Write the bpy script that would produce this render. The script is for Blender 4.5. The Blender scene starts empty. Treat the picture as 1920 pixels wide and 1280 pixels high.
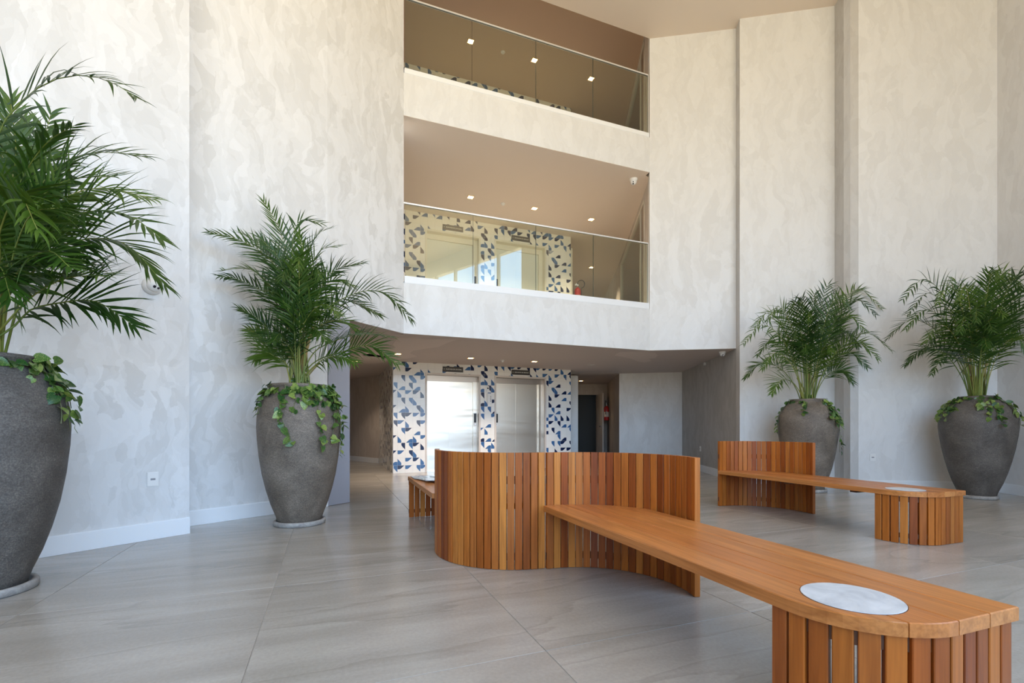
import bpy, bmesh, math, random
from mathutils import Vector, Matrix
random.seed(7)
C = bpy.context.scene.collection
sc = bpy.context.scene
PI = math.pi

# ---------------------------------------------------------------- camera
F = 885.0                      # focal length in pixels of the 1920 px wide frame
HOR = 800.0                    # horizon row
cam = bpy.data.cameras.new('camera'); cam.sensor_width = 36.0; cam.lens = F/1920*36.0
cam.shift_y = (HOR-640)/1920; cam.clip_start = .05; cam.clip_end = 300
co = bpy.data.objects.new('camera', cam); C.objects.link(co)
co.location = (0, 0, 1.0); co.rotation_euler = (PI/2, 0, 0); sc.camera = co

# ---------------------------------------------------------------- exposure, world, lights
sc.view_settings.view_transform = 'Standard'; sc.view_settings.look = 'None'
sc.view_settings.gamma = 1; sc.view_settings.use_curve_mapping = False
sc.view_settings.exposure = 1.27
sc.cycles.use_denoising = True
sc.cycles.max_bounces = 10; sc.cycles.diffuse_bounces = 6; sc.cycles.glossy_bounces = 4
sc.cycles.transparent_max_bounces = 12
sc.cycles.sample_clamp_indirect = 6.0
sc.cycles.caustics_reflective = False; sc.cycles.caustics_refractive = False
w = bpy.data.worlds.new('world'); sc.world = w; w.use_nodes = True
nt = w.node_tree; nt.nodes.clear()
def N(t, typ, **k):
    n = t.nodes.new(typ)
    for a, b in k.items():
        if a.startswith('i_'): n.inputs[a[2:].replace('_', ' ')].default_value = b
        else: setattr(n, a, b)
    return n
tc = N(nt, 'ShaderNodeTexCoord'); sx = N(nt, 'ShaderNodeSeparateXYZ'); rp = N(nt, 'ShaderNodeValToRGB')
mp = N(nt, 'ShaderNodeMapRange'); mp.inputs['From Min'].default_value = -1; mp.inputs['From Max'].default_value = 1
bg = N(nt, 'ShaderNodeBackground'); bg.inputs['Strength'].default_value = 2.4
wo = N(nt, 'ShaderNodeOutputWorld')
nt.links.new(tc.outputs['Generated'], sx.inputs[0]); nt.links.new(sx.outputs['Z'], mp.inputs['Value'])
nt.links.new(mp.outputs[0], rp.inputs[0]); nt.links.new(rp.outputs[0], bg.inputs[0]); nt.links.new(bg.outputs[0], wo.inputs[0])
e = rp.color_ramp.elements
e[0].position = 0; e[0].color = (1.10, .89, .56, 1)         # sunlit paving outside
e[1].position = 1; e[1].color = (.36, .60, 1.0, 1)
for p, c in ((.487, (1.02, .90, .64, 1)), (.50, (.92, .93, .90, 1)), (.53, (.70, .90, 1.10, 1)), (.62, (.48, .77, 1.18, 1))):
    x = e.new(p); x.color = c

# ---------------------------------------------------------------- materials
def mat(name):
    m = bpy.data.materials.new(name); m.use_nodes = True
    return m, m.node_tree, m.node_tree.nodes['Principled BSDF']
def simple(name, col, rough=.5, metal=0, spec=None, emit=None, es=0):
    m, t, b = mat(name)
    b.inputs['Base Color'].default_value = (*col, 1); b.inputs['Roughness'].default_value = rough
    b.inputs['Metallic'].default_value = metal
    if spec is not None: b.inputs['Specular IOR Level'].default_value = spec
    if emit: b.inputs['Emission Color'].default_value = (*emit, 1); b.inputs['Emission Strength'].default_value = es
    return m
def ramp(t, fac, stops, interp='LINEAR'):
    r = N(t, 'ShaderNodeValToRGB'); r.color_ramp.interpolation = interp
    el = r.color_ramp.elements
    el[0].position, el[0].color = stops[0][0], (*stops[0][1], 1)
    el[1].position, el[1].color = stops[-1][0], (*stops[-1][1], 1)
    for p, c in stops[1:-1]:
        x = el.new(p); x.color = (*c, 1)
    t.links.new(fac, r.inputs[0]); return r
def noise(t, vec, scale, detail=3, rough=.5, dist=0):
    n = N(t, 'ShaderNodeTexNoise'); n.inputs['Scale'].default_value = scale; n.inputs['Detail'].default_value = detail
    n.inputs['Roughness'].default_value = rough; n.inputs['Distortion'].default_value = dist
    if vec is not None: t.links.new(vec, n.inputs['Vector'])
    return n
def mapping(t, vec, scale=(1, 1, 1), rot=(0, 0, 0), loc=(0, 0, 0)):
    n = N(t, 'ShaderNodeMapping'); n.inputs['Scale'].default_value = scale; n.inputs['Rotation'].default_value = rot
    n.inputs['Location'].default_value = loc; t.links.new(vec, n.inputs['Vector']); return n
def bump(t, b, h, strength, dist=.01):
    n = N(t, 'ShaderNodeBump'); n.inputs['Strength'].default_value = strength; n.inputs['Distance'].default_value = dist
    t.links.new(h, n.inputs['Height']); t.links.new(n.outputs[0], b.inputs['Normal'])
def math_(t, op, a, b_):
    n = N(t, 'ShaderNodeMath'); n.operation = op
    for i, v in enumerate((a, b_)):
        if isinstance(v, (int, float)): n.inputs[i].default_value = v
        else: t.links.new(v, n.inputs[i])
    return n.outputs[0]
def mixc(t, fac, a, b_, mode='MIX'):
    n = N(t, 'ShaderNodeMix'); n.data_type = 'RGBA'; n.blend_type = mode
    if isinstance(fac, (int, float)): n.inputs['Factor'].default_value = fac
    else: t.links.new(fac, n.inputs['Factor'])
    for s, v in ((6, a), (7, b_)):
        if isinstance(v, tuple): n.inputs[s].default_value = (*v, 1)
        else: t.links.new(v, n.inputs[s])
    return n.outputs[2]

def plaster(name, dark, light, trowel=1.0, rough=(.38, .6)):
    m, t, b = mat(name)
    g = N(t, 'ShaderNodeNewGeometry').outputs['Position']
    def warp(src, sc_, amt):
        d = noise(t, src, sc_, 3, .55, 0)
        w_ = N(t, 'ShaderNodeVectorMath', operation='MULTIPLY_ADD'); t.links.new(d.outputs['Color'], w_.inputs[0])
        w_.inputs[1].default_value = (amt, amt, amt); t.links.new(src, w_.inputs[2]); return w_.outputs[0]
    layers = []
    for k, (sc_, rot, st) in enumerate(((6.0, .75, 3.6), (11, -.55, 3.0), (20, .5, 2.6))):
        v = N(t, 'ShaderNodeTexVoronoi'); v.feature = 'F1'; v.inputs['Scale'].default_value = sc_
        v.inputs['Randomness'].default_value = 1
        mm = mapping(t, warp(warp(g, .9, .7), 7.0, .09), (1, 1, 1/st), (rot, rot, 0), (k*3.1, 0, 0)); t.links.new(mm.outputs[0], v.inputs['Vector'])
        sp = N(t, 'ShaderNodeSeparateColor'); t.links.new(v.outputs['Color'], sp.inputs[0]); layers.append(sp.outputs[0])
    n2 = noise(t, g, .8, 4, .6)
    f = math_(t, 'ADD', math_(t, 'MULTIPLY', layers[0], .36), math_(t, 'ADD', math_(t, 'MULTIPLY', layers[1], .26), math_(t, 'MULTIPLY', layers[2], .14)))
    f = math_(t, 'ADD', f, math_(t, 'MULTIPLY', n2.outputs['Fac'], .34))
    r = ramp(t, f, [(.36, (0, 0, 0)), (.52, (.45,)*3), (.60, (.62,)*3), (.78, (1, 1, 1))])
    f = math_(t, 'MULTIPLY', r.outputs[0], trowel)
    t.links.new(mixc(t, f, dark, light), b.inputs['Base Color'])
    mr = N(t, 'ShaderNodeMapRange'); mr.inputs['To Min'].default_value = rough[1]; mr.inputs['To Max'].default_value = rough[0]
    t.links.new(f, mr.inputs['Value']); t.links.new(mr.outputs[0], b.inputs['Roughness'])
    bump(t, b, f, .08, .004)
    return m
M = {}
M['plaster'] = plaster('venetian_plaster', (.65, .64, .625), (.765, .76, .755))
M['plaster_smooth'] = plaster('venetian_plaster_fine', (.70, .69, .675), (.775, .77, .76), .8)
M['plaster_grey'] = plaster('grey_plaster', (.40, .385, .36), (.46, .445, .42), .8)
M['plaster_shaded'] = plaster('shaded_plaster', (.52, .50, .475), (.58, .565, .54), .8)  # darker copy of the plaster: shade of the step returns put into the colour
M['corridor'] = plaster('corridor_plaster', (.50, .44, .39), (.58, .52, .47), .8, (.6, .7))
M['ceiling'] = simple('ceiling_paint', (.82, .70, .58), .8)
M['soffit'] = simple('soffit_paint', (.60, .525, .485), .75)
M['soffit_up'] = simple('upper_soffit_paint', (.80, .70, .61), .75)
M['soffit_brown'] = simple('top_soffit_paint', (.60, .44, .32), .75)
M['patch'] = simple('repair_paint', (.70, .62, .575), .85)
M['white'] = simple('white_lacquer', (.83, .84, .85), .35)
M['panel'] = simple('grey_panel', (.36, .36, .40), .45)
M['cream'] = simple('cream_paint', (.74, .71, .61), .4)
M['frame_paint'] = simple('door_frame_paint', (.66, .60, .55), .4)
M['grout'] = simple('tile_grout', (.62, .60, .56), .8)
M['tile_white'] = simple('tile_glaze_white', (.86, .85, .82), .12)
M['tile_blue'] = simple('tile_glaze_blue', (.045, .135, .32), .12)
M['tile_navy'] = simple('tile_glaze_navy', (.008, .020, .075), .12)
M['dark'] = simple('unlit_room_shade', (.022, .020, .016), .6)  # near-black wall colour standing in for the darkness of the unlit room
M['black'] = simple('black_plastic', (.012, .012, .014), .3)
M['sign'] = simple('sign_plate', (.045, .04, .036), .45)
M['sign_text'] = simple('sign_lettering', (.75, .73, .68), .5)
M['red'] = simple('extinguisher_red', (.45, .015, .015), .25)
M['chrome'] = simple('brushed_metal', (.75, .75, .76), .25, 1)
M['rail'] = simple('satin_aluminium', (.86, .87, .88), .3, .6)
M['plastic'] = simple('white_plastic', (.80, .79, .77), .35)
M['lens'] = simple('lens_glass', (.01, .012, .02), .08)
M['slot'] = simple('socket_slot', (.25, .25, .27), .5)
M['glow'] = simple('lamp_glow', (1, .8, .5), .5, emit=(1.0, .72, .38), es=9)
M['lampframe_lit'] = simple('lamp_trim_glow_tint', (.85, .55, .22), .35)  # amber of the lamp's glow put into the colour of lit trims
M['off'] = simple('unlit_lamp', (.60, .56, .52), .3)
M['soil'] = simple('potting_soil', (.03, .022, .015), .95)
M['stone_plate'] = None
M['mullion'] = simple('window_aluminium', (.45, .45, .46), .4, .3)

# stainless elevator doors, slightly wavy
m, t, b = mat('elevator_steel'); M['steel'] = m
b.inputs['Base Color'].default_value = (.74, .68, .60, 1); b.inputs['Metallic'].default_value = 1; b.inputs['Roughness'].default_value = .3
g = N(t, 'ShaderNodeNewGeometry').outputs['Position']
n = noise(t, mapping(t, g, (.35, .35, 1.9)).outputs[0], 1.6, 2, .4, .3); bump(t, b, n.outputs['Fac'], .5, .035)
M['steel_trim'] = simple('steel_trim', (.42, .37, .33), .35, 1)

# glass
m = bpy.data.materials.new('balustrade_glass'); m.use_nodes = True; t = m.node_tree; t.nodes.clear()
o_ = N(t, 'ShaderNodeOutputMaterial'); tr = N(t, 'ShaderNodeBsdfTransparent'); gl = N(t, 'ShaderNodeBsdfGlossy')
tr.inputs['Color'].default_value = (.86, .885, .82, 1); gl.inputs['Roughness'].default_value = 0.0
lw = N(t, 'ShaderNodeLayerWeight'); lw.inputs['Blend'].default_value = .5; fr = N(t, 'ShaderNodeMath'); fr.operation = 'ADD'; fr.inputs[1].default_value = .075; t.links.new(math_(t, 'POWER', lw.outputs['Facing'], 5.0), fr.inputs[0]); mx = N(t, 'ShaderNodeMixShader')
t.links.new(fr.outputs[0], mx.inputs[0]); t.links.new(tr.outputs[0], mx.inputs[1]); t.links.new(gl.outputs[0], mx.inputs[2]); t.links.new(mx.outputs[0], o_.inputs[0])
M['glass'] = m
M['glass_edge'] = simple('glass_edge', (.10, .14, .12), .2)

# floor porcelain
m, t, b = mat('floor_porcelain'); M['floor'] = m
tcn = N(t, 'ShaderNodeTexCoord'); oi = N(t, 'ShaderNodeObjectInfo')
off = N(t, 'ShaderNodeVectorMath', operation='MULTIPLY_ADD'); cmb = N(t, 'ShaderNodeCombineXYZ')
t.links.new(oi.outputs['Random'], cmb.inputs[0]); t.links.new(oi.outputs['Random'], cmb.inputs[1])
t.links.new(cmb.outputs[0], off.inputs[0]); off.inputs[1].default_value = (31, 17, 5); t.links.new(tcn.outputs['Object'], off.inputs[2])
mv = mapping(t, off.outputs[0], (.6, 3.8, 1), (0, 0, .5))
n1 = noise(t, mv.outputs[0], .9, 7, .6, .5)
base = ramp(t, n1.outputs['Fac'], [(.30, (.325, .300, .262)), (.48, (.365, .340, .300)), (.56, (.398, .372, .330)), (.70, (.445, .420, .378))])
mv2 = mapping(t, off.outputs[0], (.32, 1.9, 1), (0, 0, .5))
n2 = noise(t, mv2.outputs[0], 1.0, 5, .5, .25)
vein = ramp(t, n2.outputs['Fac'], [(.47, (1, 1, 1)), (.4985, (.86,)*3), (.501, (1.05,)*3), (.54, (1, 1, 1))])
n3 = noise(t, tcn.outputs['Object'], 60, 3, .6)
col = mixc(t, 1.0, base.outputs[0], vein.outputs[0], 'MULTIPLY')
fine = ramp(t, n3.outputs['Fac'], [(.3, (.93,)*3), (.7, (1.06,)*3)])
t.links.new(mixc(t, 1.0, col, fine.outputs[0], 'MULTIPLY'), b.inputs['Base Color'])
b.inputs['Roughness'].default_value = .22; b.inputs['Specular IOR Level'].default_value = .6
bump(t, b, n3.outputs['Fac'], .04, .002)
M['floor_joint'] = simple('floor_joint', (.45, .44, .42), .8)

# wood
def wood(name, axis, stops, rough=.36):
    m, t, b = mat(name)
    tcn = N(t, 'ShaderNodeTexCoord'); oi = N(t, 'ShaderNodeObjectInfo')
    cmb = N(t, 'ShaderNodeCombineXYZ')
    for i in range(3): t.links.new(oi.outputs['Random'], cmb.inputs[i])
    off = N(t, 'ShaderNodeVectorMath', operation='MULTIPLY_ADD'); t.links.new(cmb.outputs[0], off.inputs[0])
    off.inputs[1].default_value = (37, 23, 51); t.links.new(tcn.outputs['Object'], off.inputs[2])
    s = [16, 16, 16]; s[axis] = 1.1
    n1 = noise(t, mapping(t, off.outputs[0], tuple(s)).outputs[0], 1.0, 5, .6, 1.2)
    s2 = [90, 90, 90]; s2[axis] = 3
    n2 = noise(t, mapping(t, off.outputs[0], tuple(s2)).outputs[0], 1.0, 2, .5)
    r = ramp(t, oi.outputs['Random'], stops)
    g1 = ramp(t, n1.outputs['Fac'], [(.3, (.74, .68, .60)), (.5, (1, 1, 1)), (.7, (1.16, 1.14, 1.08))])
    g2 = ramp(t, n2.outputs['Fac'], [(.35, (.86, .82, .78)), (.6, (1.04, 1.04, 1.04))])
    c = mixc(t, 1.0, mixc(t, 1.0, r.outputs[0], g1.outputs[0], 'MULTIPLY'), g2.outputs[0], 'MULTIPLY')
    t.links.new(c, b.inputs['Base Color']); b.inputs['Roughness'].default_value = rough; b.inputs['Specular IOR Level'].default_value = .28
    bump(t, b, n2.outputs['Fac'], .08, .002)
    return m
M['slat'] = wood('slat_wood', 2, [(0, (.20, .042, .006)), (.2, (.40, .120, .018)), (.4, (.27, .062, .009)), (.55, (.52, .195, .038)), (.7, (.31, .085, .017)), (.85, (.45, .145, .022)), (1, (.18, .036, .006))])
M['board'] = wood('seat_wood', 0, [(0, (.40, .130, .032)), (.35, (.50, .200, .058)), (.7, (.42, .150, .038)), (1, (.56, .25, .082))], .33)
M['bar_wood'] = simple('bar_wood', (.10, .035, .012), .5)

# marble inlay
m, t, b = mat('white_marble'); M['marble'] = m
tcn = N(t, 'ShaderNodeTexCoord'); n = noise(t, tcn.outputs['Object'], 9, 5, .6, .8)
r = ramp(t, n.outputs['Fac'], [(.3, (.42, .44, .47)), (.5, (.56, .58, .60)), (.7, (.68, .70, .72))]); t.links.new(r.outputs[0], b.inputs['Base Color'])
b.inputs['Roughness'].default_value = .3

# pot clay
def clay(name, c0, c1, c2):
    m, t, b = mat(name)
    tcn = N(t, 'ShaderNodeTexCoord')
    n1 = noise(t, tcn.outputs['Object'], 3.5, 6, .65, .6); n2 = noise(t, tcn.outputs['Object'], 120, 2, .6)
    n4 = noise(t, mapping(t, tcn.outputs['Object'], (1, 1, 3)).outputs[0], 28, 4, .7, .5)
    r = ramp(t, n1.outputs['Fac'], [(.32, c0), (.5, c1), (.68, c2)])
    s = ramp(t, n2.outputs['Fac'], [(.40, (.72,)*3), (.52, (1,)*3), (.68, (1.25,)*3), (.74, (1.9,)*3)])
    s3 = ramp(t, n4.outputs['Fac'], [(.35, (.84,)*3), (.6, (1.05,)*3), (.72, (1.35,)*3)])
    t.links.new(mixc(t, 1.0, mixc(t, 1.0, r.outputs[0], s.outputs[0], 'MULTIPLY'), s3.outputs[0], 'MULTIPLY'), b.inputs['Base Color'])
    b.inputs['Roughness'].default_value = .62
    bump(t, b, math_(t, 'ADD', n2.outputs['Fac'], math_(t, 'MULTIPLY', n4.outputs['Fac'], 1.5)), .45, .004)
    return m
M['clay'] = clay('pot_clay', (.118, .092, .068), (.168, .134, .102), (.225, .183, .143))
M['clay_dark'] = clay('dark_pot_clay', (.072, .062, .053), (.108, .094, .081), (.150, .132, .115))
m, t, b = mat('saucer_stone'); M['stone_plate'] = m
tcn = N(t, 'ShaderNodeTexCoord'); n = noise(t, tcn.outputs['Object'], 14, 5, .7, .5)
r = ramp(t, n.outputs['Fac'], [(.3, (.20, .18, .165)), (.55, (.34, .32, .295)), (.7, (.46, .44, .41))]); t.links.new(r.outputs[0], b.inputs['Base Color'])
b.inputs['Roughness'].default_value = .6

# foliage
def leafmat(name, stops, rough, trans=.25, var=None):
    m, t, b = mat(name)
    oi = N(t, 'ShaderNodeObjectInfo'); tcn = N(t, 'ShaderNodeTexCoord')
    n = noise(t, tcn.outputs['Object'], 5 if var is None else 18, 2)
    f = math_(t, 'ADD', math_(t, 'MULTIPLY', oi.outputs['Random'], .55), math_(t, 'MULTIPLY', n.outputs['Fac'], .5))
    r = ramp(t, f, stops); out = r.outputs[0]
    if var is not None:
        n2 = noise(t, tcn.outputs['Object'], 26, 2, .5, .8)
        th = math_(t, 'GREATER_THAN', math_(t, 'ADD', n2.outputs['Fac'], math_(t, 'MULTIPLY', oi.outputs['Random'], .16)), .66)
        out = mixc(t, th, out, var)
    t.links.new(out, b.inputs['Base Color']); b.inputs['Roughness'].default_value = rough
    ts = N(t, 'ShaderNodeBsdfTranslucent'); t.links.new(out, ts.inputs[0])
    ms = N(t, 'ShaderNodeMixShader'); ms.inputs[0].default_value = trans
    t.links.new(b.outputs[0], ms.inputs[1]); t.links.new(ts.outputs[0], ms.inputs[2]); t.links.new(ms.outputs[0], t.nodes['Material Output'].inputs[0])
    return m
M['leaf'] = leafmat('palm_leaf', [(.15, (.012, .042, .006)), (.5, (.034, .090, .010)), (.85, (.095, .170, .020))], .36)
M['rachis'] = leafmat('palm_rachis', [(.2, (.10, .15, .025)), (.6, (.20, .24, .045)), (.9, (.36, .32, .07))], .4, .05)
M['cane'] = leafmat('palm_cane', [(.2, (.14, .16, .06)), (.5, (.25, .24, .09)), (.9, (.34, .22, .06))], .5, .0)
M['ivy'] = leafmat('pothos_leaf', [(.15, (.012, .060, .016)), (.5, (.030, .115, .020)), (.85, (.085, .200, .030))], .3, .2, (.42, .48, .12))
M['vine'] = simple('vine_stem', (.13, .14, .06), .6)

# ---------------------------------------------------------------- helpers
def me(name, vs, fs, mats, mi=None, smooth=False):
    d = bpy.data.meshes.new(name); d.from_pydata([tuple(v) for v in vs], [], fs)
    for x in (mats if isinstance(mats, (list, tuple)) else [mats]): d.materials.append(x)
    if mi: d.polygons.foreach_set('material_index', mi)
    if smooth: d.polygons.foreach_set('use_smooth', [True]*len(d.polygons))
    d.update(); return d
def ob(name, d, parent=None, loc=(0, 0, 0), rz=0, kind=None, label=None, cat=None, group=None):
    o = bpy.data.objects.new(name, d); C.objects.link(o); o.location = loc; o.rotation_euler = (0, 0, rz)
    if parent is not None: o.parent = parent
    for k, v in (('kind', kind), ('label', label), ('category', cat), ('group', group)):
        if v: o[k] = v
    return o
class MB:
    def __init__(s): s.v = []; s.f = []; s.m = []
    def add(s, vs, fs, mi=0):
        b = len(s.v); s.v += [Vector(v) for v in vs]; s.f += [[b+i for i in f] for f in fs]; s.m += [mi]*len(fs)
    def prism(s, poly, z0, z1, mi=0):
        a = sum(poly[i][0]*poly[(i+1) % len(poly)][1]-poly[(i+1) % len(poly)][0]*poly[i][1] for i in range(len(poly)))
        if a < 0: poly = poly[::-1]
        n = len(poly); vs = [(p[0], p[1], z0) for p in poly]+[(p[0], p[1], z1) for p in poly]
        fs = [list(range(n))[::-1], list(range(n, 2*n))]+[[i, (i+1) % n, n+(i+1) % n, n+i] for i in range(n)]
        s.add(vs, fs, mi)
    def box(s, x0, x1, y0, y1, z0, z1, mi=0): s.prism([(x0, y0), (x1, y0), (x1, y1), (x0, y1)], z0, z1, mi)
    def fbox(s, fr, u0, u1, w0, w1, z0, z1, mi=0):
        s.prism([fr.p(u0, w0), fr.p(u1, w0), fr.p(u1, w1), fr.p(u0, w1)], z0, z1, mi)
    def tube(s, pts, rs, n=6, mi=0, cap=True):
        pts = [Vector(p) for p in pts]; b = len(s.v); prev = None
        for i, p in enumerate(pts):
            t = (pts[min(i+1, len(pts)-1)]-pts[max(i-1, 0)]).normalized()
            a = t.cross(Vector((0, 0, 1)))
            if a.length < .05: a = t.cross(Vector((1, 0, 0)))
            if prev is not None:
                a = prev-t*prev.dot(t)
            a.normalize(); prev = a; c = t.cross(a); r = rs[i] if isinstance(rs, (list, tuple)) else rs
            for k in range(n): s.v.append(p+(a*math.cos(2*PI*k/n)+c*math.sin(2*PI*k/n))*r)
        for i in range(len(pts)-1):
            for k in range(n):
                s.f.append([b+i*n+k, b+i*n+(k+1) % n, b+(i+1)*n+(k+1) % n, b+(i+1)*n+k]); s.m.append(mi)
        if cap:
            s.f.append([b+k for k in range(n)][::-1]); s.f.append([b+(len(pts)-1)*n+k for k in range(n)]); s.m += [mi, mi]
    def lathe(s, prof, n=32, mi=0, c=(0, 0, 0)):
        b = len(s.v)
        for r, z in prof:
            for k in range(n): s.v.append(Vector((c[0]+r*math.cos(2*PI*k/n), c[1]+r*math.sin(2*PI*k/n), c[2]+z)))
        for i in range(len(prof)-1):
            for k in range(n):
                s.f.append([b+i*n+k, b+i*n+(k+1) % n, b+(i+1)*n+(k+1) % n, b+(i+1)*n+k]); s.m.append(mi)
        s.f.append([b+k for k in range(n)][::-1]); s.f.append([b+(len(prof)-1)*n+k for k in range(n)]); s.m += [mi, mi]
    def mesh(s, name, mats, smooth=False):
        return me(name, s.v, s.f, mats, s.m, smooth)
class Fr:
    """plan frame: origin, direction u along the wall, w = to the left of u"""
    def __init__(s, o, d): s.o = Vector(o[:2]); s.d = Vector(d[:2]).normalized(); s.n = Vector((-s.d.y, s.d.x))
    def p(s, u, w=0): q = s.o+s.d*u+s.n*w; return (q.x, q.y)
    def u_at(s, px):                       # where a column of the photograph meets this wall
        r = (px-960)/F; return (r*s.o.y-s.o.x)/(s.d.x-r*s.d.y)
    def ang(s): return math.atan2(s.d.y, s.d.x)
def z_at(py, Y): return 1+(HOR-py)/F*Y
def gp(px, py, z=0.0):
    Y = F*(z-1)/(HOR-py); return ((px-960)/F*Y, Y)

# ---------------------------------------------------------------- plan points
F0 = (-1.641, 7.156); F1 = (2.553, 8.757); E = (4.05, 8.533); G = (4.02, 8.33); H = (5.52, 8.075); I = (5.436, 7.587); K = (7.449, 7.246)
K2 = (6.41, 1.2); R0 = (5.8, -5.0); L0 = (-9.55, -5.0)
A1 = (-3.034, 4.438); B0 = (-3.55, 4.38); B1 = (-2.322, 5.94); P1 = (-2.148, 6.25)
M0 = (-2.565, 10.18); W0 = (2.844, 12.52); W1 = (4.394, 12.19)
D2 = Vector((.9317, .3633)); D1 = Vector((-.3633, .9317))
M1 = tuple(Vector(M0)+D2*4.32)
ZC = 8.2; Z0 = 2.415; Z1 = 3.183; Z2 = 5.72; Z3 = 6.366; Z4 = 8.92
fF = Fr(F0, Vector(F1)-Vector(F0)); LF = (Vector(F1)-Vector(F0)).length
fM = Fr(M0, D2)

def wall(name, a, b_, z0, z1, m, th=.2, side=1, parent=None):
    """slab whose visible face runs a->b; thickness to the left (side 1) or right (-1)"""
    f = Fr(a, Vector(b_)-Vector(a)); L = (Vector(b_)-Vector(a)).length
    q = MB(); q.fbox(f, 0, L, 0, th*side, z0, z1)
    return ob(name, q.mesh(name, m), parent, kind=None if parent else 'structure')
def baseboard(name, a, b_, side, z=.155, ext=0):
    f = Fr(a, Vector(b_)-Vector(a)); L = (Vector(b_)-Vector(a)).length; q = MB()
    s = -side
    q.fbox(f, -ext, L+ext, .001*s, .016*s, 0.001, z-.008); q.fbox(f, -ext, L+ext, .001*s, .011*s, z-.008, z)
    return ob(name, q.mesh(name, M['white']), kind='structure')

# ---------------------------------------------------------------- floor
fl = MB(); fl.prism([(-10.5, -6), (8.5, -6), (8.5, 19), (-10.5, 19)], -.3, -.004)
floor = ob('floor', fl.mesh('floor', M['floor_joint']), kind='structure')
TW, TD = 1.2215, 1.38
tm = MB(); a, b_ = TW/2-.0016, TD/2-.0016; ch = .0012
tm.add([(-a, -b_, -.012), (a, -b_, -.012), (a, b_, -.012), (-a, b_, -.012), (-a, -b_, -ch), (a, -b_, -ch), (a, b_, -ch), (-a, b_, -ch),
        (-a+ch, -b_+ch, 0), (a-ch, -b_+ch, 0), (a-ch, b_-ch, 0), (-a+ch, b_-ch, 0)],
       [[0, 1, 5, 4], [1, 2, 6, 5], [2, 3, 7, 6], [3, 0, 4, 7], [4, 5, 9, 8], [5, 6, 10, 9], [6, 7, 11, 10], [7, 4, 8, 11], [8, 9, 10, 11]])
tmesh = tm.mesh('tile', M['floor'])
room = [L0, R0, K2, K, I, H, G, E, W1, W0, (3.2, 15.9), (1.2, 16), (-6, 16), (-6.2, 10), B1, B0, A1]
def inside(p, poly):
    x, y = p; c = False; n = len(poly)
    for i in range(n):
        x0, y0 = poly[i]; x1, y1 = poly[(i+1) % n]
        if (y0 > y) != (y1 > y) and x < (x1-x0)*(y-y0)/(y1-y0)+x0: c = not c
    return c
Nn = Vector((.9317, .3633)); cnt = 0
for i in range(-12, 12):
    for j in range(-5, 14):
        pc = Nn*(.907+TW*(i+.5))+D1*(1.91+TD*(j+.5))
        corners = [pc+Nn*(sx_*a)+D1*(sy_*b_) for sx_ in (-1, 0, 1) for sy_ in (-1, 0, 1)]
        if any(inside(q, room) for q in corners) and pc.y > -4.8 and cnt < 290:
            cnt += 1
            ob('tile', tmesh, floor, (pc.x, pc.y, 0), math.atan2(Nn.y, Nn.x)+(PI if random.random() < .4 else 0))

# ---------------------------------------------------------------- room shell
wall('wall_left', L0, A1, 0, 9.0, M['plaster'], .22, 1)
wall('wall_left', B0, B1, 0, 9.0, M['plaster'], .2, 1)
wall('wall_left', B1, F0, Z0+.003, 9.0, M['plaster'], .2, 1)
q = MB(); f = Fr(B1, Vector(P1)-Vector(B1)); q.fbox(f, .012, (Vector(P1)-Vector(B1)).length, .0, .16, .004, Z0-.002)
ob('wall_end_panel', q.mesh('panel', M['panel']), kind='structure')
baseboard('baseboard_left', (Vector(A1)-(Vector(A1)-Vector(L0)).normalized()*12)[:], A1, 1)
baseboard('baseboard_left', B0, B1, 1)
# balcony fascias (plaster) in front of the slabs
for nm, za, zb in (('wall_fascia_lower', Z0, Z1), ('wall_fascia_upper', Z2, Z3)):
    wall(nm, F0, F1, za+.003, zb, M['plaster_smooth'], .12, 1)
wall('wall_right', F1, E, Z0+.003, 9.0, M['plaster_smooth'], .2, 1)
wall('wall_right', G, H, 0, 9.0, M['plaster_smooth'], .2, 1)
wall('wall_right', I, K, 0, 9.0, M['plaster_smooth'], .2, 1)
wall('wall_return', H, I, 0, 9.0, M['plaster_shaded'], .12, 1)
wall('wall_far_right', K, K2, 0, 9.0, M['plaster_smooth'], .2, 1)
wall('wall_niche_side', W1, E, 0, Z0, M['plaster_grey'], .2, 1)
wall('wall_return', E, G, 0, 9.0, M['plaster_shaded'], .1, 1)
wall('wall_niche_back', W0, W1, 0, Z0, M['plaster_smooth'], .2, 1)
for a_, b2, nm in ((G, H, 'baseboard_right'), (I, K, 'baseboard_right'), (K, K2, 'baseboard_right'), (W1, E, 'baseboard_niche'), (H, I, 'baseboard_right'), (W0, W1, 'baseboard_niche')):
    baseboard(nm, a_, b2, 1, .15)
# ceiling of the hall: its back edge follows the facade
q = MB(); q.prism([L0, R0, K2, K, I, H, G, E, F1, F0, B1, B0, A1], ZC, 9.0)
ob('ceiling', q.mesh('ceiling', M['ceiling']), kind='structure')
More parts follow.
